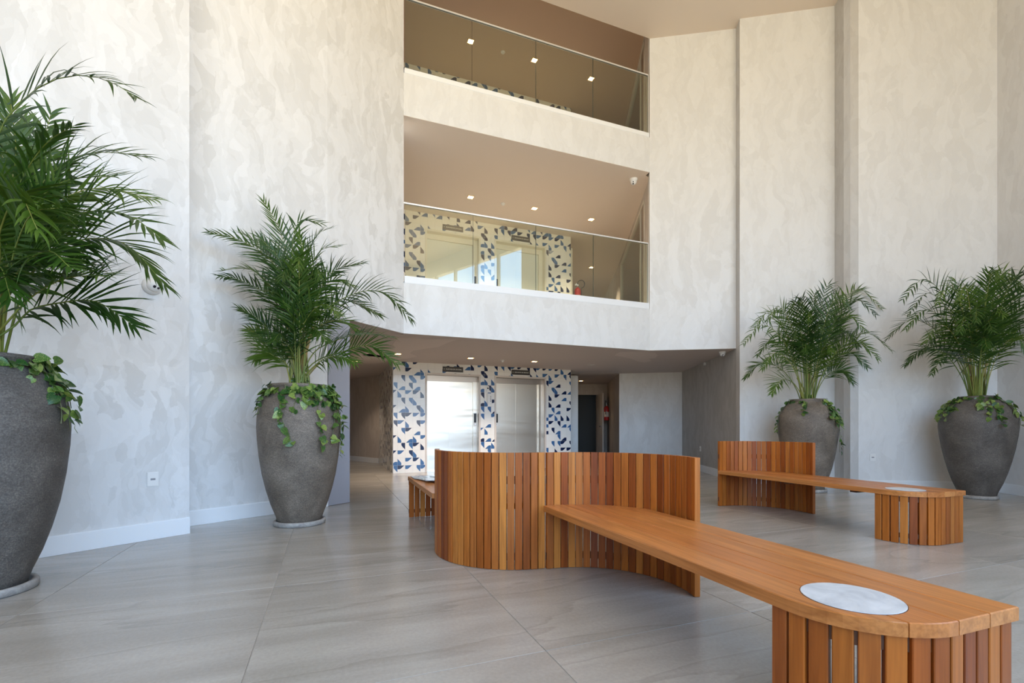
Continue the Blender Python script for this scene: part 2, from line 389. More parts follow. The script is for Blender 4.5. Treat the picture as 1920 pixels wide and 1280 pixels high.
# slabs
def off(p, w_): v = Vector(p)+D1*w_; return (v.x, v.y)
lower = [(-2.45, 6.1), off(F0, .12), off(F1, .12), (4.2, 8.71), (4.6, 12.3), (4.6, 18.2), (-8, 18.2), (-8, 9)]
upper = [(-2.0, 7.5), off(F0, .12), off(F1, .12), (2.85, 9.2), (3.3, 13.8), (3.8, 18.2), (-8, 18.2), (-8, 9)]
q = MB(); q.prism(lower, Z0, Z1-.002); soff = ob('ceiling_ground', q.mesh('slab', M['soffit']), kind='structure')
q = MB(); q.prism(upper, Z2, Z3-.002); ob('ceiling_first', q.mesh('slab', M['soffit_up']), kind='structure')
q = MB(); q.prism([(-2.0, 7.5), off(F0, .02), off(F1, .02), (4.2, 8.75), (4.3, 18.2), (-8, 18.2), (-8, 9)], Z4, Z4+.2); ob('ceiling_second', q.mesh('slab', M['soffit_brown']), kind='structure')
q = MB()
for a_, b2, w_ in ((F0, F1, .14), (F1, E, .2), (B1, F0, .2)):
    f = Fr(a_, Vector(b2)-Vector(a_)); q.fbox(f, 0, (Vector(b2)-Vector(a_)).length, .001, w_, Z0+.0005, Z0+.0028)
ob('trim_2', q.mesh('soffit_edge', M['soffit']), kind='structure')
q = MB(); q.fbox(fF, 0, LF, .001, .14, Z2+.0005, Z2+.0028); ob('trim_3', q.mesh('soffit_edge', M['soffit_up']), kind='structure')
for za, nm in ((Z1, 'floor_first'), (Z3, 'floor_second')):
    q = MB(); q.prism([(-1.95, 7.5), off(F0, .13), off(F1, .13), (2.8, 9.2), (3.25, 13.8), (3.7, 17.8), (-6.8, 17.8), (-6.8, 9)], za-.0015, za+.012)
    ob(nm, q.mesh('floor', M['floor']), kind='structure')
# fill between fascia2 back and slabs; repair patches on the soffit
def patch(pts):
    P = [gp(x, y, Z0) for x, y in pts]; q = MB(); q.prism(P, Z0-.0025, Z0-.0002)
    ob('paint_patch', q.mesh('paint_patch', M['patch']), soff)
patch([(745, 634), (775, 633), (800, 636), (858, 636), (840, 642), (822, 650), (800, 653), (775, 657), (768, 662), (782, 668), (762, 672), (735, 672), (700, 668), (668, 664), (700, 655), (742, 652), (736, 645)])
patch([(655, 668), (690, 663), (730, 668), (732, 675), (710, 681), (690, 682), (655, 677)])
patch([(1152, 666), (1162, 660), (1185, 659), (1228, 661), (1233, 666), (1228, 671), (1216, 672), (1222, 676), (1208, 679), (1196, 677), (1186, 673), (1170, 669)])
patch([(1086, 700), (1110, 698), (1152, 699), (1154, 701), (1120, 702), (1088, 703)])
# enclosing walls behind
wall('wall_corridor_left', (-2.45, 6.2), (-6.3, 9.6), 0, Z0, M['corridor'], .2, 1)
wall('wall_corridor_left', (-6.3, 9.6), (-6.3, 15.8), 0, Z0, M['corridor'], .2, 1)
cb = Vector((-3.635, 12.92)); cdir = Vector((-1.265, 1.24)).normalized()
wall('wall_corridor_back', tuple(cb+cdir*3.9), tuple(cb+cdir*.0), 0, Z0, M['corridor'], .2, 1)
baseboard('baseboard_corridor', tuple(cb+cdir*3.9), tuple(cb+cdir*.02), 1, .14)
wall('wall_corridor_right', W0, (3.16, 15.8), 0, Z0, M['corridor'], .15, -1)
# elevator core body
core_back = 2.94
q = MB(); q.fbox(fM, .012, 4.31, .22, core_back, 0, Z0); q.fbox(fM, .012, 4.31, .22, core_back, Z1, Z2); q.fbox(fM, .012, 4.31, .22, core_back, Z3, Z4)
ob('wall_core', q.mesh('core', M['corridor']), kind='structure')
wall('wall_strip', (1.1, 12.65), (1.77, 12.65), 0, Z0-.05, M['plaster_smooth'], .25, 1)
wall('wall_corridor_inner', (1.77, 12.9), (2.0, 15.6), 0, Z0, M['corridor'], .2, 1)
q = MB(); q.box(1.6, 2.0, 15.6, 15.75, 0, Z0); q.box(2.84, 3.3, 15.6, 15.75, 0, Z0); q.box(2.0, 2.84, 15.6, 15.75, 2.1, Z0)
ob('wall_corridor_end', q.mesh('wall', M['corridor']), kind='structure')
# dark room behind the open fire door
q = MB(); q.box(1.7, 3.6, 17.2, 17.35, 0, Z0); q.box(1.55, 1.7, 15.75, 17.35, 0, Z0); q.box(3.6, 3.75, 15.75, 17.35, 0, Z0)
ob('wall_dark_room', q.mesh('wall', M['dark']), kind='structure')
# upper levels: enclosing walls; unseen left end kept open to add daylight
for za, zb, nm in ((Z1, Z2, 'wall_first_floor'), (Z3, Z4, 'wall_second_floor')):
    q = MB()
    f = Fr((-2.0, 7.45), (-3.5, 6.5)); q.fbox(f, 0, 7.2, 0, -.15, za, zb)
    q.box(-8, 4.6, 17.9, 18.1, za, zb); q.box(-7.0, -6.8, 17.4, 18, za, zb)
    f = Fr((3.10, 13.70), (.08, 1)); q.fbox(f, 0, 4.3, 0, -.15, za, zb)
    ob(nm, q.mesh('wall', M['corridor']), kind='structure')

# ---------------------------------------------------------------- patterned tile walls with elevator doors
GT, GZ, G0 = .1643, .1635, .0915-.1643
DO = [(.691, 1.973), (2.312, 3.646)]; DTOP = 2.20
LEFT = ["bCcbc", "dacCa", "CcBa.", ".BbCA", "Cadac", ".bCd.", "BcaBc", "bBCcc", "CdaBa", ".Bba.", "CacCA", "bdBd.", ".Bbac", "c.Cda", ".BaC."]
def petal(k):
    p = [(0, 0), (.46, 0)]
    for i in range(1, 6): an = -PI/2+i*PI/2/5*.85; p.append((.40+.12*math.cos(an)-.005, .12+.12*math.sin(an)))
    p += [(.50, .27), (.465, .37), (.40, .47), (0, .90)]
    r = []
    for x, y in p:
        x = min(x, .5)
        if k == 'a': r.append((x, y))
        elif k == 'b': r.append((1-x, 1-y))
        elif k == 'c': r.append((y, 1-x))
        else: r.append((1-y, x))
    return r
def clip(poly, x0, x1, y0, y1):
    for ax, v, s in ((0, x0, 1), (0, x1, -1), (1, y0, 1), (1, y1, -1)):
        out = []
        for i in range(len(poly)):
            p, q_ = poly[i], poly[(i+1) % len(poly)]
            ip, iq = (p[ax]-v)*s >= 0, (q_[ax]-v)*s >= 0
            if ip: out.append(p)
            if ip != iq:
                tt = (v-p[ax])/(q_[ax]-p[ax]); out.append((p[0]+tt*(q_[0]-p[0]), p[1]+tt*(q_[1]-p[1])))
        poly = out
        if len(poly) < 3: return []
    return poly
cache = {}
def tile_mesh(x0, x1, y0, y1, kind):
    key = (round(x0, 3), round(x1, 3), round(y0, 3), round(y1, 3), kind)
    if key in cache: return cache[key]
    q = MB(); g_ = .006
    X0, X1, Y0, Y1 = x0*GT+.0007, x1*GT-.0007, y0*GZ+.0007, y1*GZ-.0007
    # u along x, depth along y (towards the room = negative), z up
    q.add([(X0, 0, Y0), (X1, 0, Y0), (X1, 0, Y1), (X0, 0, Y1), (X0, -.007, Y0), (X1, -.007, Y0), (X1, -.007, Y1), (X0, -.007, Y1)],
          [[4, 5, 6, 7], [0, 1, 5, 4], [1, 2, 6, 5], [2, 3, 7, 6], [3, 0, 4, 7]], 0)
    if kind != '.':
        P = clip([(x*1.0, y) for x, y in petal(kind.lower())], x0+.01, x1-.01, y0+.01, y1-.01)
        if len(P) >= 3: q.add([(x*GT, -.0074, y*GZ) for x, y in P], [list(range(len(P)))], 2 if kind.isupper() else 1)
    d = q.mesh('tile', [M['tile_white'], M['tile_blue'], M['tile_navy']]); cache[key] = d; return d
def build_tile_wall(zb, zt, seed, name):
    rnd = random.Random(seed)
    q = MB()      # backing wall pieces around the door openings
    for u0, u1 in ((0, DO[0][0]), (DO[0][1], DO[1][0]), (DO[1][1], 4.32)): q.fbox(fM, u0, u1, .001, .22, zb, zb+DTOP)
    q.fbox(fM, 0, 4.32, .001, .22, zb+DTOP, zt)
    root = ob(name, q.mesh(name, M['grout']), kind='structure')
    H_ = zt-zb; regions = [(0, DO[0][0], 0, DTOP), (DO[0][1], DO[1][0], 0, DTOP), (DO[1][1], 4.32, 0, DTOP), (0, 4.32, DTOP, H_)]
    ang = fM.ang()
    for i in range(27):
        for j in range(16):
            u0, z0 = G0+i*GT, j*GZ
            k = LEFT[j][i] if (i < 5 and j < 15) else (rnd.choice('aabbccdd') if rnd.random() < .86 else '.')
            if not (i < 5 and j < 15) and k != '.' and rnd.random() < .38: k = k.upper()
            for ru0, ru1, rz0, rz1 in regions:
                x0, x1 = max(0, (ru0-u0)/GT), min(1, (ru1-u0)/GT); y0, y1 = max(0, (rz0-z0)/GZ), min(1, (rz1-z0)/GZ)
                if x1-x0 > .04 and y1-y0 > .04:
                    p = fM.p(u0, .0); ob('tile', tile_mesh(x0, x1, y0, y1, k), root, (p[0], p[1], zb+z0), ang)
    return root
build_tile_wall(0, Z0, 3, 'wall_elevator')
build_tile_wall(Z1, Z2, 3, 'wall_elevator_first')
build_tile_wall(Z3, Z4, 5, 'wall_elevator_second')
# tiled side of the elevator core, seen at a grazing angle: too thin to tell tiles apart
q = MB(); fs_ = Fr(M0, D1); rnd = random.Random(9)
for i in range(17):
    for j in range(15):
        u0, z0 = .02+i*GT, j*GZ; z1 = min(z0+GZ, Z0)-.001
        q.fbox(fs_, u0+.0007, u0+GT-.0007, .004, .009, z0+.001, z1, 0)
        P = clip(petal(rnd.choice('abcd')), .01, .99, .01, (z1-z0)/GZ-.01)
        if rnd.random() < .85 and len(P) > 2:
            q.add([(*fs_.p(u0+x*GT, .0094), z0+y*GZ) for x, y in P], [list(range(len(P)))[::-1]], 1 if rnd.random() < .6 else 2)
sidew = wall('wall_core_side', M0, tuple(Vector(M0)+D1*core_back), 0, Z0, M['grout'], .012, -1)
so = ob('tile_field', q.mesh('tile_field', [M['tile_white'], M['tile_blue'], M['tile_navy']]), sidew, kind='stuff')

def elevator(name, u0, u1, zb, steel, call_u):
    """door set: frame, reveal, header, sliding leaves, hall call plate"""
    root = ob(name, None, kind='structure'); root.location = (*fM.p((u0+u1)/2, 0), zb); root.rotation_euler = (0, 0, fM.ang())
    hw = (u1-u0)/2
    trim = M['frame_paint'] if steel else M['cream']; jm = M['steel_trim'] if steel else M['cream']
    q = MB(); tw = .042
    q.box(-hw, -hw+tw, -.014, .02, 0, DTOP); q.box(hw-tw, hw, -.014, .02, 0, DTOP); q.box(-hw+tw, hw-tw, -.014, .02, DTOP-tw, DTOP)
    ob('door_frame', q.mesh('door_frame', trim), root)
    q = MB(); q.box(-hw+tw-.01, -hw+tw, .02, .2, 0, DTOP-tw); q.box(hw-tw, hw-tw+.01, .02, .2, 0, DTOP-tw)
    q.box(-hw+tw, hw-tw, .02, .2, DTOP-tw, DTOP-tw+.01)
    ob('reveal', q.mesh('reveal', jm), root)
    iw = hw-tw; top = DTOP-tw
    q = MB(); q.box(-iw, iw, .13, .2, top-.12, top); ob('header', q.mesh('header', jm), root)
    q = MB(); q.box(iw-.10, iw, .12, .19, 0, top-.12); ob('side_jamb', q.mesh('side_jamb', M['steel'] if steel else M['cream']), root)
    dm = M['steel'] if steel else simple('lift_leaf_paint', (.70, .72, .66), .35)
    W = 2*iw-.10; xs = [(-iw, -iw+W*.49, .155), (-iw+W*.49, -iw+W, .175)]
    for x0, x1, y in xs:
        q = MB(); q.box(x0+.002, x1-.002, y, y+.018, .006, top-.122)
        for e_ in (x0+.002, x1-.012): q.box(e_, e_+.010, y-.004, y, .006, top-.122)
        ob('door_leaf', q.mesh('door_leaf', dm), root)
    q = MB(); q.box(-iw, iw, .02, .2, 0, .006); ob('door_sill', q.mesh('door_sill', M['chrome']), root)
    # landing call plate on the jamb
    q = MB(); cu = call_u*(iw-.055)
    q.box(cu-.035, cu+.035, .108, .118, 1.02, 1.32); ob('call_plate', q.mesh('call_plate', M['plastic']), root)
    q = MB(); q.box(cu-.028, cu+.028, .104, .108, 1.10, 1.31); ob('call_display', q.mesh('call_display', M['black']), root)
    q = MB(); q.tube([(cu, .108, 1.06), (cu, .102, 1.06)], .012, 12); ob('call_button', q.mesh('call_button', M['chrome']), root)
    return root
elevator('door_1', *DO[0], 0, True, 1); elevator('door_2', *DO[1], 0, True, -1)
elevator('door_3', *DO[0], Z1, False, 1); elevator('door_4', *DO[1], Z1, False, -1)
elevator('door_5', *DO[0], Z3, False, 1); elevator('door_6', *DO[1], Z3, False, -1)

# signs above the doors
def text_mesh(s, size, mat_, ext=.001):
    cu = bpy.data.curves.new('lettering', 'FONT'); cu.body = s; cu.size = size; cu.extrude = ext; cu.align_x = 'LEFT'; cu.resolution_u = 2
    cu.offset = size*.012
    o = bpy.data.objects.new('tmp', cu); C.objects.link(o)
    dg = bpy.context.evaluated_depsgraph_get(); d = bpy.data.meshes.new_from_object(o.evaluated_get(dg)); bpy.data.objects.remove(o)
    d.materials.clear(); d.materials.append(mat_); return d
def sign(u, z, wd, s, label):
    r = ob('sign', None, label=label, cat='sign', group='elevator signs'); p = fM.p(u, 0); r.location = (p[0], p[1], z); r.rotation_euler = (0, 0, fM.ang())
    q = MB(); q.box(-wd/2, wd/2, -.022, -.008, -.058, .058); q.box(-wd/2+.004, wd/2-.004, -.024, -.022, -.054, .054)
    ob('sign_plate', q.mesh('sign_plate', M['sign']), r)
    d = text_mesh(s, .036, M['sign_text'])
    xs = [v.co.x for v in d.vertices]; k = (wd-.11)/(max(xs)-min(xs)); k = min(k, 1.35)
    o = ob('lettering', d, r); o.scale = (k, min(k, 1.05), 1); o.rotation_euler = (PI/2, 0, 0); o.location = (-wd/2+.075, -.0255, -.012)
    q = MB()
    for x in (0, .016): q.add([(x, -.0255, -.014), (x+.012, -.0255, 0), (x, -.0255, .014), (x+.004, -.0255, 0)], [[0, 1, 3], [1, 2, 3]])
    o = ob('arrow_mark', q.mesh('arrow_mark', M['sign_text']), r); o.location = (-wd/2+.022, 0, 0)
for zb, flr in ((0, 'ground floor'), (Z1, 'first floor')):
    sign(fM.u_at(849), zb+2.295, .47, 'ELEVADOR SOCIAL', f'dark sign reading ELEVADOR SOCIAL above the left elevator door, {flr}')
    sign(fM.u_at(976), zb+2.295, .47, 'ELEVADOR DE SERVIÇO', f'dark sign reading ELEVADOR DE SERVIÇO above the right elevator door, {flr}')
# small wall devices between the doors
def at_wall(fr, u, z, w_=0): p = fr.p(u, w_); return (p[0], p[1], z)
uu = fM.u_at(915)
r = ob('access_keypad', None, label='white access keypad box with dark buttons between the elevator doors', cat='keypad'); r.location = at_wall(fM, uu+.02, 1.66); r.rotation_euler = (0, 0, fM.ang())
q = MB(); q.box(-.055, .055, -.055, -.008, -.115, .115); q.box(-.05, .05, -.06, -.055, -.11, .11); ob('housing', q.mesh('housing', M['plastic']), r)
for k in range(4):
    q = MB(); q.box(.018, .034, -.064, -.06, -.075+k*.036, -.057+k*.036); ob('button', q.mesh('button', M['black']), r)
r = ob('motion_sensor', None, label='small white wall sensor with dark eye above the keypad', cat='sensor'); r.location = at_wall(fM, uu-.02, 1.88); r.rotation_euler = (0, 0, fM.ang())
q = MB(); q.box(-.035, .035, -.04, -.008, -.06, .06); ob('housing', q.mesh('housing', M['plastic']), r)
q = MB(); q.lathe([(.02, 0), (.018, .008), (.008, .012)], 14); o = ob('sensor_eye', q.mesh('sensor_eye', M['lens'], True), r); o.rotation_euler = (PI/2, 0, 0); o.location = (.005, -.04, .012)

# ---------------------------------------------------------------- fire door (open) in the right corridor
r = ob('door_7', None, kind='structure'); r.location = (2.84, 15.6, 0)
q = MB(); q.box(-.88, -.84, -.02, .15, 0, 2.1); q.box(-.04, 0, -.02, .15, 0, 2.1); q.box(-.84, -.04, -.02, .15, 2.06, 2.1); ob('door_frame', q.mesh('door_frame', M['corridor']), r)
f = Fr((0, 0), Vector((.04, -.80))); q = MB(); q.fbox(f, .01, .80, -.045, 0, .01, 2.06)
lf = ob('door_leaf', q.mesh('door_leaf', M['frame_paint']), r)
q = MB(); q.fbox(f, .70, .74, -.10, -.045, 1.0, 1.03); q.fbox(f, .60, .74, -.10, -.085, 1.0, 1.03); ob('door_handle', q.mesh('door_handle', M['chrome']), lf)

# ---------------------------------------------------------------- balustrades
def balustrade(zb, ztop, joints, label):
    r = ob('glass_balustrade', None, label=label, cat='balustrade'); r.location = (F0[0], F0[1], zb); r.rotation_euler = (0, 0, fF.ang())
    L = LF
    q = MB(); q.box(.012, L-.012, .0, .05, .0, .082 if zb > 5 else .11); q.box(.012, L-.012, -.006, .0, .004, (.078 if zb > 5 else .106)); ob('base_channel', q.mesh('base_channel', M['white']), r)
    us = [.02]+[fF.u_at(x) for x in joints]+[L-.02]
    for a_, b2 in zip(us[:-1], us[1:]):
        q = MB(); y = .026; e_ = .003
        q.add([(a_+e_, y, .10), (b2-e_, y, .10), (b2-e_, y, ztop-zb), (a_+e_, y, ztop-zb), (a_+e_, y+.012, .10), (b2-e_, y+.012, .10), (b2-e_, y+.012, ztop-zb), (a_+e_, y+.012, ztop-zb)],
              [[0, 1, 2, 3]], 0)
        q.add([(a_+e_, y, .10), (b2-e_, y, .10), (b2-e_, y, ztop-zb), (a_+e_, y, ztop-zb), (a_+e_, y+.012, .10), (b2-e_, y+.012, .10), (b2-e_, y+.012, ztop-zb), (a_+e_, y+.012, ztop-zb)],
              [[1, 5, 6, 2], [4, 0, 3, 7], [2, 6, 7, 3]], 1)
        q.add([(a_+e_, y+.012, .10), (b2-e_, y+.012, .10), (b2-e_, y+.012, ztop-zb), (a_+e_, y+.012, ztop-zb)], [[3, 2, 1, 0]], 0)
        ob('glass_panel', q.mesh('glass_panel', [M['glass'], M['glass_edge']]), r)
    q = MB(); q.box(.0, L-.015, .014, .050, ztop-zb, ztop-zb+.022); ob('handrail', q.mesh('handrail', M['rail']), r)
    q = MB(); q.box(L-.022, L-.012, .01, .055, .0, ztop-zb); ob('end_post', q.mesh('end_post', M['rail']), r)
balustrade(Z1, 4.395, (888, 1006, 1114), 'frameless glass balustrade of the first floor gallery, with white base channel')
balustrade(Z3, 7.52, (886, 1006, 1113.5), 'frameless glass balustrade of the top gallery, near the ceiling')

# right wall of the galleries: corner pier, window with sliding frame
for za, zb, n_, in ((Z1, Z2, 1), (Z3, Z4, 2)):
    a_ = Vector((2.60, 8.88)); b2 = Vector((3.10, 13.70)); f = Fr(a_, b2-a_); L = (b2-a_).length
    q = MB(); q.fbox(f, 0, .62, 0, -.15, za, zb); q.fbox(f, 4.45, L, 0, -.15, za, zb); q.fbox(f, .62, 4.45, 0, -.15, zb-.14, zb)
    ob('wall_gallery_right', q.mesh('wall', M['corridor']), kind='structure')
    wn = ob(f'window_{n_}', None, kind='structure')
    q = MB()
    for u in (.62, 1.06, 4.40): q.fbox(f, u, u+.05, .01, -.06, za, zb-.14)
    q.fbox(f, .62, 4.45, .01, -.06, zb-.19, zb-.14); q.fbox(f, .62, 4.45, .01, -.06, za, za+.05)
    ob('window_frame', q.mesh('window_frame', M['cream']), wn)
    q = MB(); q.fbox(f, .70, .96, .004, -.07, za+.05, zb-.19); ob('sliding_stile', q.mesh('sliding_stile', M['steel_trim']), wn)
    q = MB(); p0, p1 = f.p(1.11, -.03), f.p(4.40, -.03)
    q.add([(*p0, za+.05), (*p1, za+.05), (*p1, zb-.19), (*p0, zb-.19)], [[0, 1, 2, 3]]); ob('window_pane', q.mesh('window_pane', M['glass']), wn)
    # stair hall behind the window with its raking rails
    q = MB(); q.fbox(f, .55, 5.4, -2.3, -2.45, za, zb); q.fbox(f, 5.3, 5.45, -.16, -2.45, za, zb); q.fbox(f, .4, .55, -.16, -2.45, za, zb); q.fbox(f, .4, 5.4, -.16, -2.45, zb, zb+.1); q.fbox(f, .4, 5.4, -.16, -2.45, za-.1, za)
    ob('wall_stair_hall', q.mesh('wall', M['corridor']), kind='structure')
    rr = ob('stair_railing', None, label='dark stair railing with thin raking rails behind the %s gallery window' % ('first floor' if n_ == 1 else 'top'), cat='railing')
    for k in range(4):
        z_ = za+.15+k*.14; A_, B_ = f.p(4.3, -.9), f.p(1.2, -.9)
        q = MB(); q.tube([(*A_, z_), (*B_, z_+1.75)], .012, 6); ob('rail', q.mesh('rail', M['chrome']), rr)
    for k in range(3):
        u = 4.2-k*1.3; A_ = f.p(u, -.9); zz = za+(4.3-u)*.565
        q = MB(); q.tube([(*A_, za if k == 0 else zz-.1), (*A_, zz+.60)], .016, 6); ob('post', q.mesh('post', M['black']), rr)

# cream pier at the core's right edge upstairs
q = MB(); q.fbox(fM, 4.33, 4.40, .05, .35, Z1, Z2-.25); ob('trim_1', q.mesh('trim', M['cream']), kind='structure')

# ---------------------------------------------------------------- downlights, detectors
DL = [(-2.21, 9.14), (-.85, 9.70), (.484, 10.20), (1.80, 10.74)]
def downlight(x, y, z, on=True, label='', size=.13, power=7):
    r = ob('downlight', None, label=label, cat='ceiling light', group='recessed square downlights'); r.location = (x, y, z); r.rotation_euler = (0, 0, fM.ang())
    s = size/2; q = MB()
    for x0, x1, y0, y1 in ((-s, s, -s, -s+.012), (-s, s, s-.012, s), (-s, -s+.012, -s+.012, s-.012), (s-.012, s, -s+.012, s-.012)): q.box(x0, x1, y0, y1, -.008, -.0005)
    ob('trim_ring', q.mesh('trim_ring', M['lampframe_lit'] if on else M['plastic']), r)
    q = MB(); q.box(-s+.012, s-.012, -s+.012, s-.012, -.0035, -.0008); ob('diffuser', q.mesh('diffuser', M['glow'] if on else M['off']), r)
    if on:
        l = bpy.data.lights.new('downlight_beam', 'SPOT'); l.energy = power; l.color = (1.0, .80, .60); l.spot_size = math.radians(105); l.spot_blend = .8; l.shadow_soft_size = .04
        o = bpy.data.objects.new('downlight_beam', l); C.objects.link(o); o.parent = r; o.location = (0, 0, -.03)
for i, (x, y) in enumerate(DL):
    side = ['leftmost', 'second', 'third', 'rightmost'][i]
    downlight(x, y, Z0, i < 3, f'square {"warm" if i < 3 else "unlit white"} downlight in the ground floor soffit, {side} of the row before the elevators', power=62)
    if i: downlight(x, y, Z2, True, f'glowing square downlight in the first floor gallery ceiling, {["","left","middle","right"][i]} of three', power=100)
    if i: downlight(x, y, Z4, True, f'glowing square downlight in the top gallery ceiling, {["","left","middle","right"][i]} of three', power=62)
downlight(2.12, 14.5, Z0, True, 'glowing downlight in the dim corridor before the open fire door', power=5)
downlight(2.35, 13.97, Z2, True, 'glowing downlight farther back in the first floor gallery', power=110)
downlight(-4.3, 12.2, Z0, True, 'glowing downlight in the left corridor beside the tiled elevator core', power=20)
downlight(-3.4, 10.2, Z0, True, 'glowing downlight in the left corridor nearer the palms', power=12)
def detector(x, y, z, label):
    r = ob('smoke_detector', None, label=label, cat='smoke detector', group='ceiling smoke detectors'); r.location = (x, y, z)
    q = MB(); q.lathe([(.045, 0), (.045, -.015), (.036, -.022), (.030, -.022)], 20); ob('base', q.mesh('base', M['plastic'], True), r)
    q = MB(); q.lathe([(.026, -.022), (.026, -.038), (.018, -.045), (.004, -.046)], 16); ob('sensor_head', q.mesh('sensor_head', M['plastic'], True), r)
detector(-.2, 10.0, Z0, 'small white ceiling detector between the ground floor downlights')
detector(-.19, 9.97, Z2, 'small white ceiling detector between the first floor downlights')
detector(-.19, 9.97, Z4, 'small white ceiling detector between the top gallery downlights')

# ---------------------------------------------------------------- cameras
def turret(loc, aim, R_, label, mount):
    """mount: unit vector from the surface into the room"""
    r = ob('security_camera', None, label=label, cat='camera', group='white dome security cameras'); r.location = loc
    mo = Vector(mount).normalized(); qn = Vector((0, 0, 1)).rotation_difference(mo)
    q = MB(); q.lathe([(R_, 0), (R_, R_*.22), (R_*.94, R_*.42), (R_*.84, R_*.62), (R_*.80, R_*.66)], 28)
    o = ob('base', q.mesh('base', M['plastic'], True), r); o.rotation_mode = 'QUATERNION'; o.rotation_quaternion = qn
    prof = [(.02*R_, -R_*.74)]+[(R_*.76*math.cos(a_), R_*.76*math.sin(a_)) for a_ in [math.radians(x) for x in range(-70, 50, 12)]]+[(R_*.50, R_*.60), (.01*R_, R_*.60)]
    q = MB(); q.lathe(prof, 28); b2 = ob('camera_ball', q.mesh('camera_ball', M['plastic'], True), r)
    b2.location = mo*R_*.75; b2.rotation_mode = 'QUATERNION'; b2.rotation_quaternion = Vector((0, 0, 1)).rotation_difference(Vector(aim).normalized())
    for dx, rr_ in ((-.2, .17), (.2, .14)):
        q = MB(); q.lathe([(R_*rr_, 0), (R_*rr_, R_*.03), (R_*rr_*.5, R_*.05)], 16); o = ob('lens', q.mesh('lens', M['lens'], True), b2); o.location = (R_*dx*.7, R_*dx*.9, R_*.60)
fA = Fr(A1, Vector(A1)-Vector(L0)); u = fA.u_at(284); p = fA.p(u, 0); nA = Vector((-fA.n.x, -fA.n.y, 0))
turret((p[0], p[1], z_at(537, p[1])), (.75, -.35, -.45), .074, 'white turret security camera on the left plaster wall beside the tallest palm', nA)
turret((2.316, 8.99, Z2), (-.3, -.6, -.6), .075, 'white security camera under the first floor gallery ceiling at its right corner', (0, 0, -1))
turret((3.95, 8.86, Z0), (-.2, -.6, -.6), .062, 'white security camera under the ground floor soffit beside the right niche wall', (0, 0, -1))
fN = Fr(W1, Vector(E)-Vector(W1)); u = fN.u_at(1323); p = fN.p(u, 0)
r = ob('ceiling_sensor', None, label='tiny white sensor high on the grey niche wall', cat='sensor'); r.location = (p[0], p[1], 2.37); r.rotation_euler = (0, 0, fN.ang())
q = MB(); q.box(-.03, .03, -.035, -.001, -.03, .03); ob('housing', q.mesh('housing', M['plastic']), r)

# ---------------------------------------------------------------- sockets
def socket(fr, px, py, wd, hg, label):
    u = fr.u_at(px); p = fr.p(u, 0); r = ob('wall_socket', None, label=label, cat='socket', group='white wall sockets')
    r.location = (p[0], p[1], z_at(py, p[1])); r.rotation_euler = (0, 0, fr.ang())
    q = MB(); q.box(-wd/2, wd/2, -.007, -.0005, -hg/2, hg/2); q.box(-wd/2+.004, wd/2-.004, -.010, -.007, -hg/2+.004, hg/2-.004); ob('cover_plate', q.mesh('cover_plate', M['plastic']), r)
    q = MB(); q.prism([(-.018, -.0115), (-.009, -.0115), (0, -.0115), (.018, -.0115), (.018, -.010), (-.018, -.010)], -.008, .008); ob('outlet', q.mesh('outlet', M['slot']), r)
socket(fA, 286, 898, .085, .125, 'white power socket on the left wall above the baseboard')
socket(Fr(I, Vector(K)-Vector(I)), 1636, 857, .085, .115, 'white power socket on the right wall between the two far palm pots')
socket(fN, 1313.5, 841, .085, .115, 'white power socket on the grey niche wall behind the benches')

# ---------------------------------------------------------------- fire extinguishers
def extinguisher(x, y, z, label, s=1):
    r = ob('fire_extinguisher', None, label=label, cat='fire extinguisher', group='red fire extinguishers'); r.location = (x, y, z); r.rotation_euler = (0, 0, -1.9 if z < 2 else 0); r.scale = (s, s, s)
    q = MB(); q.lathe([(.075, 0), (.082, .02), (.082, .40), (.070, .45), (.035, .48), (.025, .50)], 20); ob('cylinder', q.mesh('cylinder', M['red'], True), r)
    q = MB(); q.lathe([(.018, .50), (.018, .54), (.012, .55)], 12); q.box(-.07, .03, -.012, .012, .55, .565); q.box(-.06, .02, -.01, .01, .58, .592); ob('valve', q.mesh('valve', M['chrome']), r)
    pts = [(.02, 0, .54)]+[(.09+.09*math.cos(a_), -.01, .58+.10*math.sin(a_)) for a_ in [math.radians(t_) for t_ in range(170, -91, -26)]]+[(.09, -.02, .40), (.087, -.02, .20)]
    q = MB(); q.tube(pts, .009, 8); ob('hose', q.mesh('hose', M['black'], True), r)
    q = MB(); q.lathe([(.083, .12), (.0832, .13), (.0832, .28), (.083, .29)], 20); ob('label_band', q.mesh('label_band', simple('label_paper', (.6, .55, .5), .6), True), r)
extinguisher(1.66, 11.95, 4.03, 'red fire extinguisher with black hose at the right edge of the first floor tile wall', 1.0)
extinguisher(2.915, 14.55, 1.2, 'red fire extinguisher hanging on the dim corridor wall beside the open door', .9)

# ---------------------------------------------------------------- benches
def slat_mesh(wd, th, h):
    a_, b2, c = wd/2, th/2, .0025; q = MB()
    q.prism([(-a_+c, -b2), (a_-c, -b2), (a_, -b2+c), (a_, b2-c), (a_-c, b2), (-a_+c, b2), (-a_, b2-c), (-a_, -b2+c)], 0, h)
    return q.mesh('slat', M['slat'])
HB = .820; HS = .45; TS = .042
sl_back = slat_mesh(.0492, .034, HB-.004); sl_leg = slat_mesh(.0535, .028, HS-TS-.004)
ax = Vector((.3475, -.9377))            # seat axis, towards the free end
nv = Vector((.9377, .3475))             # across the seat, away from its front edge
S0 = Vector((.215, 3.341))
C1 = Vector((.235, -.585)); RR = .618
def arc_pts(a0, a1, c, r, n): return [c+Vector((math.cos(a0+(a1-a0)*i/n), math.sin(a0+(a1-a0)*i/n)))*r for i in range(n+1)]
A_START = math.atan2(.585, -.235); A_END = math.radians(1)
